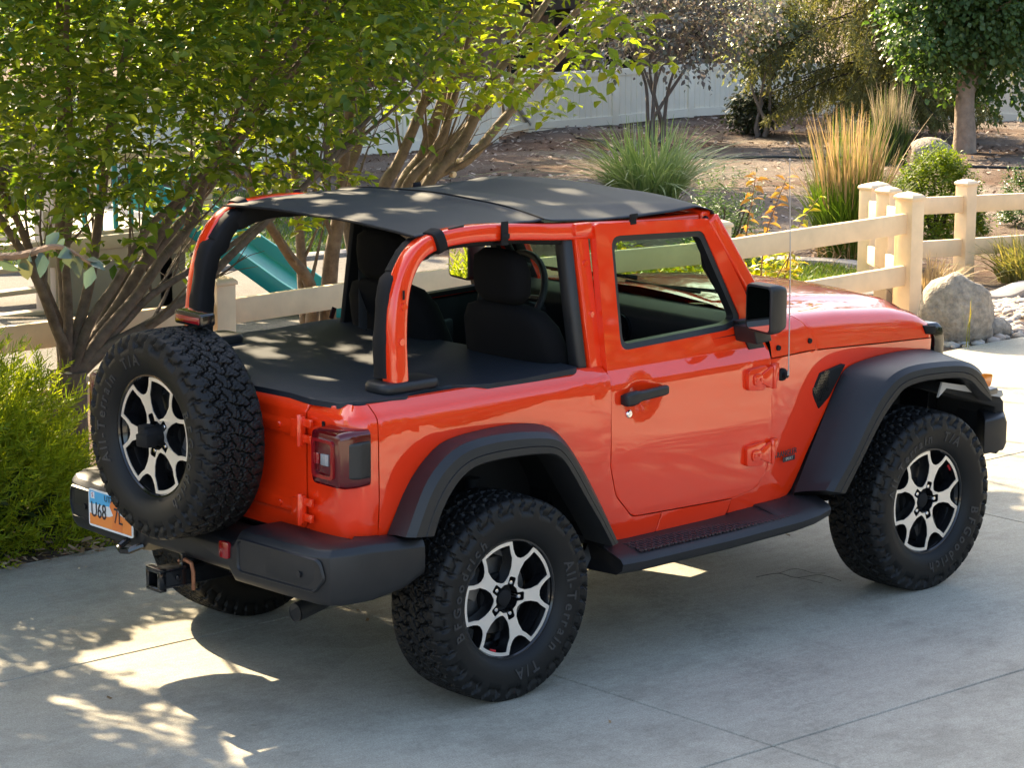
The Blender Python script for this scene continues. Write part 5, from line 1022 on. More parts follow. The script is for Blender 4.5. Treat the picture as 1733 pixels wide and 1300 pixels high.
def crownB(Q, r_):
    dx, dy = Q[:, 0]-4.8, Q[:, 1]-5.3; rr = np.hypot(dx, dy*.95); z = Q[:, 2]
    n = .10*np.sin(4.1*Q[:, 0]+.4)*np.sin(3.7*Q[:, 1])+.06*np.sin(9*Q[:, 0]+2*Q[:, 2])
    low = 1.32+.34*np.maximum(0, dx)-.10*np.minimum(0, dx)+n; R_ = np.interp(z, [1.0, 1.5, 2.2, 3.6, 5.0, 5.9], [.9, 1.6, 2.75, 3.1, 2.6, .4]); p = np.where(z < 2.4, .75, .30)*np.clip((z-low)/.45+.10, 0, 1)
    hole = np.sin(6.3*Q[:, 0]+4*z+.3)*np.sin(6.1*z-3*Q[:, 1]+.6)*np.sin(5*Q[:, 1]+2*Q[:, 0]) > .25
    return (rr < R_*(1+.8*n)) & (z > low-.05) & (r_.uniform(0, 1, len(z)) < p) & ~hole
multistem("multistem_tree", "yellow-green multi-stem tree behind the black soft top, long bare stems leaning right", B_ST, 5.2, .30, .052, green_b, 23, dict(box=(2.0, 8.1, 2.5, 8.2, 1.1, 5.9), f=crownB, axis=(4.7, 5.2, .9), k=7, tw=.26, thin=.75), 2700, .080, "multi-stem trees beside the driveway", cuts=[(4.99, 1.17, 0), (4.93, 1.09, 0)])
C_ST = [[(3.39, -.05), (3.39, .30), (3.35, .59), (3.17, .79), (3.00, 1.01), (2.87, 1.20)], [(3.39, .30), (3.38, .5), (3.37, .62), (3.36, .88), (3.33, 1.13)]]
def crownC(Q, r_):
    z = Q[:, 2]; rr = np.hypot(Q[:, 0]-2.9, Q[:, 1]-4.7); low = .85+.30*np.abs(Q[:, 0]-2.75)
    return (rr < np.interp(z, [.7, 1.2, 2.2, 3], [.35, .8, 1.1, .2])) & (z > low) & (r_.uniform(0, 1, len(z)) < .5)
multistem("young_tree", "small forked tree by the slide, seen under the rear of the soft top", C_ST, 4.7, .15, .045, green_b, 31, dict(box=(1.9, 4.2, 3.9, 5.6, .7, 2.6), f=crownC, axis=(3.2, 4.7, .6), k=6, tw=.2), 330, .075)
# stout trunk next to it
D_ST = [[(3.52, -.05), (3.52, .28), (3.52, .72), (3.56, 1.00), (3.58, 1.29), (3.63, 1.75)]]
def crownD(Q, r_):
    z = Q[:, 2]; return (np.hypot(Q[:, 0]-3.8, Q[:, 1]-4.9) < np.interp(z, [1.6, 2.4, 3.6, 4.4], [.4, 1.2, 1.3, .2])) & (r_.uniform(0, 1, len(z)) < .5)
multistem("young_tree", "stout straight trunk with a pale pruning scar beside the forked tree and the slide", D_ST, 4.7, .1, .060, green_a, 37, dict(box=(2.4, 5.2, 3.5, 6.3, 1.6, 4.4), f=crownD, axis=(3.6, 4.8, 1.2), k=7, tw=.25), 800, .08, cuts=[(3.555, .80, 0)])
# an unseen third tree is added off to the left to shade the concrete
def crownE(Q, r_):
    dx, dy = Q[:, 0]+2.6, Q[:, 1]-3.6; z = Q[:, 2]; return (np.hypot(dx, dy) < np.interp(z, [1.2, 2.3, 3.6, 5.2], [.8, 1.9, 2.1, .3])) & (r_.uniform(0, 1, len(z)) < .6)
multistem("multistem_tree", "unseen multi-stem tree added at the far left to shade the concrete", [[(x-3.5, z) for x, z in st] for st in A_ST[::2]], 3.5, .35, .036, green_a, 41, dict(box=(-4.9, -.9, 1.4, 5.8, 1.2, 5.2), f=crownE, axis=(-2.6, 3.6, .9), k=7, tw=.27), 3300, .095, "multi-stem trees beside the driveway", base_r=.10)

# ---- golden juniper: feathery sprays over dark inner foliage
def juniper(label, c, rad, seed, n=2100):
    r_ = np.random.default_rng(seed); root = thing("juniper", label, "shrub", (c[0], c[1], 0))
    th = r_.uniform(0, 2*math.pi, n); el = np.arcsin(r_.uniform(-.05, 1, n)); k = r_.uniform(.62, 1.0, n)**.6
    lump = 1+.10*np.sin(3*th+seed)+.10*np.sin(7*th+4*el)
    O = np.stack([np.cos(el)*np.cos(th), np.cos(el)*np.sin(th), np.sin(el)], -1); P = O*np.array(rad)*(k*lump)[:, None]; D = unit(O*np.array([.7, .7, .55])+np.array([-.12, -.1, .40])+r_.normal(0, .22, (n, 3)))
    L_ = r_.uniform(.10, .24, n); VV = []; FF = []; MI = []; o = 0
    kk = 15; T = np.linspace(.05, 1, kk)
    side = unit(np.cross(D, r_.normal(0, 1, (n, 3)))); up2 = np.cross(side, D)
    sg = np.where(np.arange(kk) % 2 == 0, 1, -1)
    ax = P[:, None]+D[:, None]*(T[None, :, None]*L_[:, None, None])-np.array([0, 0, 1])*(T[None, :, None]**2*L_[:, None, None]*.15)
    nd_ = D[:, None]*.85+side[:, None]*(sg*.75)[None, :, None]*(1.1-T*.6)[None, :, None]+r_.normal(0, .25, (n, kk, 3)); nl = (L_[:, None]*.34*(1.15-T*.75)[None])[..., None]
    tip = ax+unit(nd_)*nl; w_ = unit(np.cross(nd_, up2[:, None]+r_.normal(0, .4, (n, kk, 3))))*.0042
    V = np.stack([ax-w_, ax+w_, tip+w_*.35, tip-w_*.35], 2).reshape(-1, 3)
    tint = np.clip((P[:, 2]/rad[2])*.8+.1, 0, 1)
    rawmesh("foliage", V+0, np.arange(len(V)).reshape(-1, 4), leafmat("juniper_gold", [(.12, .18, .014), (.21, .27, .018), (.30, .35, .024), (.16, .22, .016), (.38, .42, .035)], trans=.45, rough=.5, tcol=(1.9, 1.8, .5)), root, smooth=False)
    m2 = 5200; th = r_.uniform(0, 6.28, m2); el = np.arcsin(r_.uniform(-.1, 1, m2)); O = np.stack([np.cos(el)*np.cos(th), np.cos(el)*np.sin(th), np.sin(el)], -1); Q = O*np.array(rad)*r_.uniform(.5, .88, m2)[:, None]
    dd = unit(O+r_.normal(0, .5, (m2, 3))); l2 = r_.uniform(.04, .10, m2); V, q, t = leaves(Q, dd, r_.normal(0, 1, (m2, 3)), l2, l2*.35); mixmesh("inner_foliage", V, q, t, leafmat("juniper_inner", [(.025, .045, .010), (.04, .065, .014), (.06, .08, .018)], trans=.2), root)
    b = MB()
    for q in range(7): a = q*.9; b.tube([(0, 0, 0), (math.cos(a)*rad[0]*.3, math.sin(a)*rad[1]*.3, rad[2]*.3), (math.cos(a)*rad[0]*.6, math.sin(a)*rad[1]*.6, rad[2]*.6)], [.025, .018, .006], 6)
    b.build("stem", darkbark, root); return root
juniper("bright golden juniper spreading at the driveway edge left of the spare wheel", (-.62, 2.72), (.94, .68, .86), 3, 4600)
juniper("low golden juniper at the far left edge behind the brighter one", (-2.1, 2.9), (.9, .7, .7), 6, 1500)

# ---- leafy shrubs made of upright shoots
def shrub(name, label, c, rad, n, leaf, m, seed, cat="shrub", group=None, stem=True, k=6, tw=.16, shell=.55, flat=1.0, wid=.55, zoff=0.0, cap=None):
    r_ = np.random.default_rng(seed); z0 = tz(c[0], c[1])+zoff; root = thing(name, label, cat, (c[0], c[1], z0), group)
    th = r_.uniform(0, 6.283, n); el = np.arcsin(r_.uniform(-.15, 1, n)); lump = 1+.12*np.sin(3*th+seed)*np.cos(4*el)+.07*np.sin(8*th+5*el+seed)
    O = np.stack([np.cos(el)*np.cos(th), np.cos(el)*np.sin(th), np.sin(el)*flat], -1); Q = O*np.array(rad)*(r_.uniform(shell**2, 1, n)**.5*lump)[:, None]; Q[:, 2] = np.abs(Q[:, 2])+.02
    P, D, N_, ln = twigs_to_leaves(Q, O*.8+np.array([0, 0, .45])+r_.normal(0, .3, Q.shape), r_, k, tw, leaf)
    foliage("foliage", P, D, N_, ln, ln*wid*r_.uniform(.85, 1.15, len(ln)), m, root)
    if stem:
        b = MB()
        for q in range(8): a = q*.8; b.tube([(0, 0, -.05), (math.cos(a)*rad[0]*.35, math.sin(a)*rad[1]*.35, rad[2]*.4), (math.cos(a)*rad[0]*.7, math.sin(a)*rad[1]*.7, rad[2]*.75)], [.02, .012, .004], 5)
        b.build("stem", darkbark, root)
    return root
boxm = leafmat("boxwood_leaf", [(.055, .10, .010), (.10, .155, .013), (.15, .20, .016), (.07, .12, .011)], trans=.42, rough=.45, tcol=(2.2, 2.0, .4), spec=.2)
shrub("boxwood", "clipped bright green round box shrub behind the right-hand rail fence", (14.45, 8.95), (.44, .44, .80), 4200, .032, boxm, 3, group="box shrubs behind the rail fence", k=5, tw=.09, shell=.8)
shrub("boxwood", "darker box shrub cut off by the right edge behind the rail fence", (16.25, 9.0), (.46, .46, .62), 1500, .036, leafmat("boxwood_shade", [(.02, .05, .009), (.04, .085, .012), (.055, .10, .015)], trans=.3, rough=.35), 4, group="box shrubs behind the rail fence", k=5, tw=.09, shell=.8)  # shaded copy of the box leaf, its shade put into the colour
shrub("boxwood", "low green clump on the soil left of the bright round box shrub", (13.2, 8.8), (.30, .30, .34), 300, .04, boxm, 14, k=5, tw=.12)
gold = leafmat("golden_leaf", [(.16, .20, .015), (.24, .27, .02), (.10, .16, .014), (.30, .30, .03), (.33, .20, .03)], trans=.45, rough=.4, tcol=(1.9, 1.7, .4))
orange_leaf = leafmat("orange_leaf", [(.40, .23, .06), (.46, .29, .08), (.34, .17, .05), (.42, .33, .08)], trans=.4, rough=.45, tcol=(1.6, 1.3, .6))
for i, (x, y, w_, h, lab) in enumerate(((6.45, 4.4, .36, .52, "yellow-green shrub under the fence rail, right of the windscreen pillar"), (5.75, 4.4, .42, .56, "yellow-green shrub seen through the windscreen below the fence rail"), (5.05, 4.4, .40, .56, "yellow-green shrub behind the fence, framed left of the steering wheel"), (7.05, 4.3, .22, .36, "small yellow-green shrub at the right end of the golden row by the bonnet"), (4.3, 4.35, .36, .50, "yellow-green shrub behind the car's left wing mirror"))):
    shrub("golden_shrub", lab, (x, y), (w_, .30, h), 260, .062, gold, 40+i, group="golden shrubs along the rail fence", k=6, tw=.15)
def sprig(label, base, pts, m, seed, leaf=.075, n=20):
    r_ = np.random.default_rng(seed); root = thing("leafy_shoot", label, "shoot", base); C_ = [p for p in catmull([Vector(p) for p in pts], 8)]; b = MB(); b.tube(C_, [.006-.0045*i/len(C_) for i in range(len(C_))], 5); b.build("stem", bark2, root)
    P, D, N_ = [], [], []
    for i in range(n):
        t = .35+.65*i/(n-1); q = C_[min(len(C_)-1, int(t*(len(C_)-1)))]; a = i*2.4; P.append(q); D.append((math.cos(a), math.sin(a), .25-.5*(i % 2)+(.5 if t > .95 else 0))); N_.append((r_.normal(0, .3), r_.normal(0, .3)-.5, 1))
    ln = leaf*r_.uniform(.75, 1.2, n); foliage("leaf", np.array(P, float), np.array(D, float), np.array(N_, float), ln, ln*.42, m, root, .35, .25)
sprig("upright shoot of drooping orange leaves just right of the windscreen pillar", (6.62, 4.15, 0), [(0, 0, .2), (.02, .0, .6), (.08, -.01, .95), (.10, 0, 1.04)], orange_leaf, 3, .085, 26)
sprig("second orange-leaved shoot standing above the fence rail by the aerial", (6.78, 4.15, 0), [(0, 0, .2), (.05, 0, .6), (.16, 0, .84), (.25, 0, 1.0)], orange_leaf, 5, .085, 24)
sprig("yellow-green shoot tip poking over the fence rail right of the orange shoots", (7.0, 4.15, 0), [(0, 0, .2), (.1, 0, .55), (.22, 0, .72), (.36, 0, .84)], gold, 6, .08, 16)
sprig("yellow-green shoot below the rail, left of the aerial", (6.75, 4.10, 0), [(0, -.05, .1), (.1, -.05, .35), (.22, -.08, .52), (.34, -.1, .60)], gold, 8, .095, 16)
feath = leafmat("feathery_dark_leaf", [(.03, .07, .02), (.05, .10, .03), (.04, .085, .03)], trans=.3)
shrub("feathery_shrub", "soft dark green feathery shrub behind the orange shoots", (8.55, 6.2), (.34, .34, .92), 900, .05, feath, 51, k=8, tw=.12, wid=.18, shell=.2)

# ---- ornamental grasses
def grass(name, label, c, n, h, spread, m, seed, cat="grass", lean=.5, width=.006, group=None, plume=None, dead=None, zoff=0, base=.12):
    r_ = np.random.default_rng(seed); z0 = tz(c[0], c[1])+zoff; root = thing(name, label, cat, (c[0], c[1], z0), group)
    def blades(nm, n, h, spread, lean, width, m, arch=1.0, t0=0., base=base):
        a = r_.uniform(0, 6.283, n); ra = base*np.sqrt(r_.uniform(0, 1, n)); B = np.stack([np.cos(a)*ra, np.sin(a)*ra, np.zeros(n)], -1); le = lean*np.abs(r_.normal(0, .6, n)+.35); a2 = a+r_.normal(0, .5, n); hh = h*r_.uniform(.65, 1.05, n)
        O = np.stack([np.cos(a2), np.sin(a2), np.zeros(n)], -1); S = np.stack([-np.sin(a2+.6), np.cos(a2+.6), np.zeros(n)], -1)*width; T = np.linspace(t0, 1, 7); rows = []
        for t in T:
            out = O*(le*hh*spread*t**1.7)[:, None]; zz = hh*(t-arch*.35*le*t**2.6); p = B+out; p = np.concatenate([p[:, :2], zz[:, None]], 1); w_ = (1-t**3*.9); rows.append(np.stack([p-S*w_, p+S*w_], 1))
        V = np.stack(rows, 1).reshape(-1, 3); base_i = np.arange(n)[:, None]*14; q = np.concatenate([base_i+np.array([[2*i, 2*i+1, 2*i+3, 2*i+2]]) for i in range(6)], 0); return rawmesh(nm, V, q, m, root)
    blades("blades", n, h, spread, lean, width, m)
    if plume: blades("plumes", plume[0], plume[1], plume[2], plume[3], width*plume[5], plume[4], arch=.25, t0=.55)
    if plume and len(plume) > 6: blades("stalks", plume[0], plume[1]*.96, plume[2], plume[3], width*.5, m, arch=.25)
    if dead: blades("dead_blades", dead[0], dead[1], 1.4, 1.3, width, dead[2], arch=1.6)
    return root
gr_g = leafmat("reed_green", [(.06, .12, .015), (.10, .17, .02), (.13, .19, .03), (.05, .10, .015)], trans=.4, tcol=(1.7, 1.7, .5)); plm = leafmat("reed_plume", [(.34, .24, .13), (.42, .31, .18), (.29, .20, .10), (.38, .27, .14)], trans=.3, rough=.7, tcol=(1.3, 1.2, .9)); straw = leafmat("dry_straw", [(.40, .30, .16), (.32, .22, .11), (.48, .38, .22)], trans=.25, rough=.8, tcol=(1.2, 1.1, .8))
ft_g = leafmat("fountain_grass", [(.24, .31, .12), (.32, .38, .17), (.18, .26, .08), (.40, .42, .24)], trans=.4, rough=.5, tcol=(1.4, 1.4, .7))
grass("reed_grass", "tall feather reed grass clump with upright tan plumes behind the rail fence", (11.9, 7.85), 1500, .86, .8, gr_g, 3, lean=.45, width=.0055, plume=(330, 1.38, .62, .42, plm, 1.5, 1), dead=(260, .42, straw), base=.26, group="feather reed grasses")
grass("reed_grass", "second tall reed grass with pale plumes farther back beside the dark conifer trunk", (22.9, 16.75), 700, .72, .6, leafmat("reed_dark", [(.04, .075, .03), (.06, .10, .04)], trans=.3), 4, lean=.35, width=.007, plume=(120, 1.15, .5, .36, leafmat("pale_plume", [(.36, .29, .20), (.28, .22, .15)], trans=.3, rough=.8, tcol=(1, 1, .8)), 1.3, 1), base=.24, group="feather reed grasses")
grass("fountain_grass", "arching pale green fountain grass mound above the soft top", (15.3, 13.8), 620, 1.05, 1.05, ft_g, 5, lean=1.45, width=.011, base=.32)
grass("dry_grass_tuft", "straw-coloured dry grass tuft between the corner post and the boulder", (9.2, 4.75), 320, .36, 1.0, straw, 7, lean=1.1, width=.006, base=.22, group="dry grass tufts")
grass("dry_grass_tuft", "green and straw grass mound under the right-hand rail fence", (11.9, 5.75), 520, .44, 1.2, leafmat("mixed_grass", [(.12, .16, .04), (.30, .26, .11), (.18, .20, .06)], trans=.3, tcol=(1.4, 1.3, .6)), 8, lean=1.3, width=.007, base=.34, group="dry grass tufts")
grass("dry_grass_tuft", "tan grass mound at the right edge under the rail fence", (13.0, 6.0), 380, .42, 1.2, straw, 9, lean=1.2, width=.007, base=.3, group="dry grass tufts")
grass("seedling", "yellow weed growing up the face of the big boulder", (7.28, 2.78), 7, .36, .5, gold, 13, cat="weed", lean=.35, width=.0022, base=.02)
grass("seedling", "small green seedling on the soil near the right edge behind the fence", (15.9, 8.2), 40, .34, .9, gr_g, 15, cat="weed", lean=.9, width=.012, base=.05)
def lawn(outline, n, seed, h=.06):
    r_ = np.random.default_rng(seed); P = np.array(outline); lo, hi = P.min(0), P.max(0); Q = r_.uniform(lo, hi, (n*2, 2)); ins = np.zeros(len(Q), bool); j = len(P)-1
    for i in range(len(P)): c1 = (P[i, 1] > Q[:, 1]) != (P[j, 1] > Q[:, 1]); xx = (P[j, 0]-P[i, 0])*(Q[:, 1]-P[i, 1])/(P[j, 1]-P[i, 1]+1e-9)+P[i, 0]; ins ^= c1 & (Q[:, 0] < xx); j = i
    Q = Q[ins][:n]; n = len(Q); z = terr(Q[:, 0], Q[:, 1])-.01; a = r_.uniform(0, 6.28, n); B = np.concatenate([Q, z[:, None]], 1); w_ = np.stack([np.cos(a), np.sin(a), 0*a], -1)*.008; T = np.stack([r_.normal(0, .035, n), r_.normal(0, .035, n), h*r_.uniform(.6, 1.2, n)], -1)
    V = np.stack([B-w_, B+w_, B+T+w_*.3, B+T-w_*.3], 1).reshape(-1, 3); o = rawmesh("lawn_grass", V, np.arange(4*n).reshape(n, 4), leafmat("lawn_blade", [(.05, .11, .015), (.09, .15, .02), (.12, .17, .03), (.16, .17, .05)], trans=.3, tcol=(1.4, 1.4, .5)), None, smooth=False); tag(o, kind="stuff")
lawn(lawn_b, 14000, 3); lawn(lawn_a, 16000, 4, .08)

# ---- background trees beyond the bed
def bigtree(name, label, c, trunk_h, crown_c, rad, n, leaf, m, seed, bk, r=.16, lumps=9, droop=.2, group=None, multi=0, k=7, tw=.35, low=None, wid=.6, shell=.35):
    r_ = np.random.default_rng(seed); rn = random.Random(seed); z0 = tz(*c); root = thing(name, label, "tree", (c[0], c[1], z0), group); b = MB(); cc = Vector(crown_c)
    LC = []
    for q in range(lumps):
        a = rn.uniform(0, 6.28); e = math.asin(rn.uniform(-.75, 1)); k_ = rn.uniform(.35, .72); LC.append((cc+Vector((math.cos(e)*math.cos(a)*rad[0]*k_, math.cos(e)*math.sin(a)*rad[1]*k_, math.sin(e)*rad[2]*k_)), rn.uniform(.38, .58)))
    LC.append((cc, .62))
    if multi:
        for q in range(multi):
            a = q*6.28/multi+rn.uniform(-.4, .4); tgt = LC[q % len(LC)][0]; p1 = Vector((math.cos(a)*.12, math.sin(a)*.12, 0)); q1 = p1*1.0+Vector((rn.uniform(-.04, .04), rn.uniform(-.04, .04), trunk_h*.3)); P = [p1*.6, q1, q1+(tgt-q1)*.35+Vector((rn.uniform(-.08, .08), rn.uniform(-.08, .08), .08)), q1+(tgt-q1)*.7+Vector((rn.uniform(-.06, .06), 0, .05)), tgt]; stem_mesh(b, catmull([Vector(p) for p in P], 4), r, .01, 7)
    else:
        b.tube([(0, 0, -.1), (0, 0, .05), (rn.uniform(-.03, .03), 0, trunk_h*.5), (0, .02, trunk_h), tuple(cc+Vector((0, 0, rad[2]*.6)))], [r*1.35, r*1.1, r, r*.9, r*.15], 12)
        for lc, _ in LC: p = Vector((0, 0, trunk_h+rn.uniform(0, .5)*rad[2])); stem_mesh(b, catmull([p, (p+lc)*.5+Vector((0, 0, .15)), lc], 4), r*.4, .012, 6)
    b.build("trunk", bk, root, ang=60); Q = []; O = []
    w_ = np.array([s_**2 for _, s_ in LC]); w_ = w_/w_.sum()
    for (lc, s_), ww in zip(LC, w_):
        kx = max(4, int(n*ww)); d = unit(r_.normal(0, 1, (kx, 3))); rr = r_.uniform(shell, 1, kx)**.5; Q.append(np.array(lc)+d*np.array(rad)*s_*rr[:, None]); O.append(d)
    Q = np.concatenate(Q); O = np.concatenate(O)
    if low is not None: kk = Q[:, 2] > low; Q, O = Q[kk], O[kk]
    P, D, N_, ln = twigs_to_leaves(Q, O+r_.normal(0, .4, O.shape)-np.array([0, 0, droop]), r_, k, tw, leaf); foliage("crown", P, D, N_, ln, ln*wid, m, root); return root
purple = leafmat("purple_leaf", [(.17, .15, .14), (.20, .18, .165), (.15, .18, .13), (.26, .24, .21), (.14, .17, .12)], trans=.25, rough=.45, tcol=(1.3, 1.1, 1.0))
bigtree("purple_leaf_tree", "small open multi-stem tree with dark purple-grey leaves before the white fence", (23.9, 22.3), .75, (.15, -.2, 2.1), (1.8, 1.6, 1.1), 1300, .085, purple, 3, mat("pale_grey_bark", (.22, .19, .17), .9, var=(9, .4)), r=.045, lumps=13, multi=7, k=6, tw=.3, wid=.62, shell=.2)
bigtree("purple_leaf_tree", "dark leafy tree leaning right of the purple-grey one, bare slanting stem below", (26.6, 22.6), .7, (.3, .1, 1.65), (1.0, .9, .8), 1000, .085, leafmat("grey_green_leaf", [(.12, .16, .11), (.16, .20, .13), (.17, .18, .14)], trans=.25, rough=.4), 5, mat("pale_grey_bark2", (.22, .19, .17), .9), r=.04, lumps=9, multi=4, k=6, tw=.3)
round_leaf = leafmat("round_grey_green_leaf", [(.05, .10, .035), (.08, .14, .045), (.11, .17, .06), (.06, .11, .04)], trans=.35, rough=.4, tcol=(1.6, 1.7, .5))
bigtree("round_leaf_tree", "dense round-leaved tree with a pale bare trunk at the upper right", (25.7, 17.7), .62, (.1, 0, 2.75), (1.35, 1.3, 2.5), 5600, .085, round_leaf, 7, mat("pale_peeling_bark", (.40, .30, .22), .9, var=(7, .45), bump=(18, .7, .02)), r=.16, lumps=16, k=6, tw=.25, low=.40, wid=.85)
bigtree("dark_shrub", "low dark rounded shrub in front of the white fence below the trees", (26.9, 23.0), .2, (0, 0, .42), (.48, .45, .40), 420, .08, leafmat("dark_shrub_leaf", [(.03, .05, .03), (.05, .07, .04), (.06, .06, .04)], trans=.2), 9, darkbark, r=.03, lumps=6, k=5, tw=.2)
# weeping conifer: whorls of drooping boughs hung with long needle strings
def conifer(label, c, h, seed):
    r_ = np.random.default_rng(seed); rn = random.Random(seed); z0 = tz(*c); root = thing("weeping_conifer", label, "tree", (c[0], c[1], z0)); b = MB(); b.tube([(0, 0, -.1), (.05, 0, .6), (.1, .02, h*.5), (.1, 0, h)], [.24, .17, .12, .02], 10); S_, D_ = [], []
    for q in range(140):
        t = rn.random()**1.7; z = .75+t*(h-.9); a = rn.uniform(0, 6.283); L_ = (1-t*.75)*rn.uniform(1.4, 3.1); P = [Vector((.08, 0, z))]; d = Vector((math.cos(a), math.sin(a), .12))
        for w_ in range(7): d = (d+Vector((rn.uniform(-.1, .1), rn.uniform(-.1, .1), -.10))).normalized(); P.append(P[-1]+d*L_/7)
        P = [p if p.z > .35 else Vector((p.x, p.y, .35+rn.uniform(0, .1))) for p in P]; stem_mesh(b, P, .022*(1-t*.5), .004, 5)
        for p in catmull(P[1:], 5): 
            if rn.random() < .9: S_.append(p); D_.append((d.x*.35+rn.uniform(-.4, .4), d.y*.35+rn.uniform(-.4, .4), -1))
    b.build("trunk", darkbark, root); S_ = np.array(S_); D_ = unit(np.array(D_)); n = len(S_); kk = 26; L_ = r_.uniform(.25, .85, n); L_ = np.minimum(L_, np.maximum(S_[:, 2]-.25, .08)); T = np.linspace(0, 1, kk)
    ax = S_[:, None]+D_[:, None]*(T[None, :, None]*L_[:, None, None])+np.array([0, 0, -.0])*T[None, :, None]; nd_ = D_[:, None]*.8+r_.normal(0, .75, (n, kk, 3)); tip = ax+unit(nd_)*r_.uniform(.05, .11, (n, kk, 1)); w_ = unit(np.cross(nd_, r_.normal(0, 1, (n, kk, 3))))*.010
    V = np.stack([ax-w_, ax+w_, tip+w_*.3, tip-w_*.3], 2).reshape(-1, 3); rawmesh("crown", V, np.arange(len(V)).reshape(-1, 4), leafmat("needle", [(.15, .17, .06), (.20, .21, .085), (.25, .24, .10), (.13, .145, .065)], trans=.35, rough=.6, tcol=(1.4, 1.3, .6)), root, smooth=False)
conifer("weeping conifer with drooping needle-hung boughs and a dark trunk before the white fence", (28.1, 21.4), 6.5, 5)
# trees past the fence close the view
bgm = [leafmat("far_leaf_%d" % i, cs, trans=.3, rough=.5) for i, cs in enumerate(([(.045, .08, .03), (.07, .115, .04), (.09, .13, .045)], [(.06, .10, .03), (.10, .15, .045), (.12, .16, .05)], [(.04, .065, .035), (.06, .09, .045), (.08, .105, .05)]))]
far = [(30, 33, 3.4, 4.4, 0), (38, 36, 3.2, 4.6, 2), (40, 31, 3.6, 5, 0), (39.5, 25, 3.2, 4.6, 1), (41, 19.5, 3.3, 4.6, 2), (24, 32.5, 3.3, 4.6, 1), (18, 29, 3.2, 4.4, 2), (12.5, 26, 3.2, 4.4, 0), (7, 23.5, 3.0, 4.2, 1), (43, 29, 2.4, 3.6, 1), (1.5, 21, 3.0, 4.2, 2)]
fl = ["dark leafy tree beyond the white fence behind the purple-grey tree", "deep green tree beyond the fence corner behind the conifer", "dark tree far beyond the fence corner, mostly hidden by nearer crowns", "mid-green tree beyond the white fence behind the round-leaved tree", "deep green tree beyond the fence at the right edge of the picture", "mid-green tree beyond the gate, glimpsed between the stems behind the soft top", "deep green tree beyond the fence behind the yellow-green multi-stem tree", "dark tree glimpsed through the gap between the two multi-stem crowns", "mid-green tree behind the dense left multi-stem crown", "lower mid-green tree past the fence corner", "deep green tree farthest left beyond the fence"]
for i, ((x, y, rx, rz, mi), lab) in enumerate(zip(far, fl)): bigtree("leafy_tree", lab, (x, y), 1.4, (0, 0, rz*(1.05 if x > 15 else .78)), (rx*1.05, rx*1.05, rz*(1.0 if x > 15 else .75)), 1600, .26, bgm[mi], 60+i, darkbark, r=.2, lumps=12, group="trees beyond the white fence", k=6, tw=.7)
for i, (x, y, lab) in enumerate(((13.2, 19.5, "tall tree added to shade the back bed, behind the left multi-stem crown"), (17.0, 21.6, "tall tree added to shade the back bed, between the two multi-stem crowns"))): bigtree("added_shade_tree", lab, (x, y), 3.4, (0, 0, 5.7), (2.6, 2.6, 2.1), 1300, .24, bgm[i % 3], 80+i, bark2, r=.15, lumps=12, group="tall trees added to shade the back bed", k=6, tw=.7)  # unseen crowns added above the view to shade the back bed
for i, (x, y, lab) in enumerate(((22, 46, "tallest dark tree far beyond the fence gate"), (31, 46, "tall dark tree far behind the tan house, left"), (41, 44, "tall dark tree far behind the tan house, right"), (49, 36, "tall dark tree far beyond the fence corner"), (53, 26, "tall dark tree far beyond the fence at the right"), (12, 42, "tall dark tree far behind the left multi-stem crown"))): bigtree("added_tall_tree", lab, (x, y), 4.0, (0, 0, 10), (6, 6, 8.5), 1100, .55, bgm[i % 3], 120+i, darkbark, r=.35, lumps=14, group="tall trees on the skyline", k=6, tw=1.4)  # row added so the bonnet mirrors dark foliage instead of bright sky
r_ = np.random.default_rng(77); root = thing("hedge", "long dark clipped hedge along the far side of the driveway, mirrored in the car's doors", "hedge", (14, -7.6, 0)); nh = 5200  # unseen hedge added for the dark band mirrored in the doors
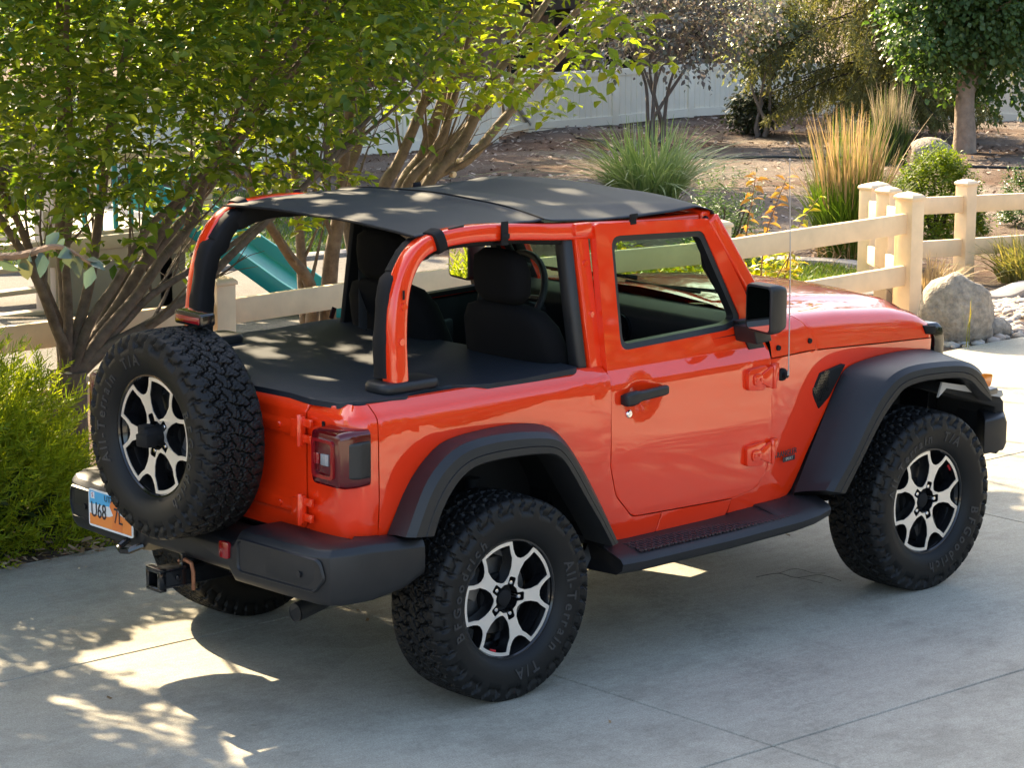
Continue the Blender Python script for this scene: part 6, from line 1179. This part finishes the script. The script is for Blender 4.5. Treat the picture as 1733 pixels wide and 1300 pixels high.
Q = np.stack([r_.uniform(-12.5, 14, nh), r_.choice([-1, 1], nh)*r_.uniform(.45, .62, nh), r_.uniform(.1, 1.75, nh)], -1); tp = r_.uniform(0, 1, nh) < .3; Q[tp, 2] = r_.uniform(1.65, 1.85, tp.sum()); Q[tp, 1] = r_.uniform(-.6, .6, tp.sum())
P, D, N_, ln = twigs_to_leaves(Q, r_.normal(0, 1, Q.shape)+np.array([0, 0, .4]), r_, 5, .2, .13); foliage("foliage", P, D, N_, ln, ln*.6, bgm[2], root)
b = MB(); b.box((.75, 0, .85), (26.4, .8, 1.6)); b.build("dark_core", darkbark, root, bevel=.1)  # solid dark box fills the hedge's core
for i, (x, y) in enumerate(((4.5, -17), (10, -16), (15, -14), (20, -11), (24, -6.5))): bigtree("added_reflection_tree", "leafy tree across the driveway, mirrored dark in the car's door", (x, y), 1.0, (0, 0, 3.6), (3.4, 3.0, 3.4), 900, .34, bgm[i % 3], 90+i, bark2, r=.2, lumps=12, group="trees added across the driveway", k=6, tw=.8)  # unseen trees added to give the doors a dark reflection
# bluish shrub at the left whose long shoot hangs into the picture near the camera
blue = leafmat("blue_grey_leaf", [(.06, .095, .08), (.09, .13, .11), (.06, .09, .05), (.11, .09, .04)], trans=.3, rough=.4, tcol=(1.2, 1.2, .8))
root = thing("leafy_shoot", "blue-grey broad-leaved shoot reaching in from the left edge close to the camera", "shoot", (-5.2, -2.7, 0)); r_ = np.random.default_rng(5)
pts = catmull([Vector((0, 0, 0)), Vector((.2, -.1, 1.2)), Vector((.7, -.4, 2.15)), Vector((1.22, -.74, 2.36)), Vector((1.40, -.87, 2.38)), Vector((1.47, -.93, 2.40)), Vector((1.53, -.97, 2.36))], 8); b = MB(); b.tube(pts, [.02-.0175*i/len(pts) for i in range(len(pts))], 6); b.build("stem", bark2, root)
P = np.array([pts[i] for i in (26, 28, 29, 30, 32, 33, 34, 36, 37, 39, 41, 43, 44, 46, 47, 48)], float); n = len(P); D = np.stack([r_.normal(.2, .6, n), r_.normal(-.2, .5, n), r_.normal(-.2, .7, n)], -1); ln = r_.uniform(.035, .062, n); foliage("foliage", P, D, r_.normal(0, .6, (n, 3))+np.array([-.5, -.6, .6]), ln, ln*.55, blue, root)
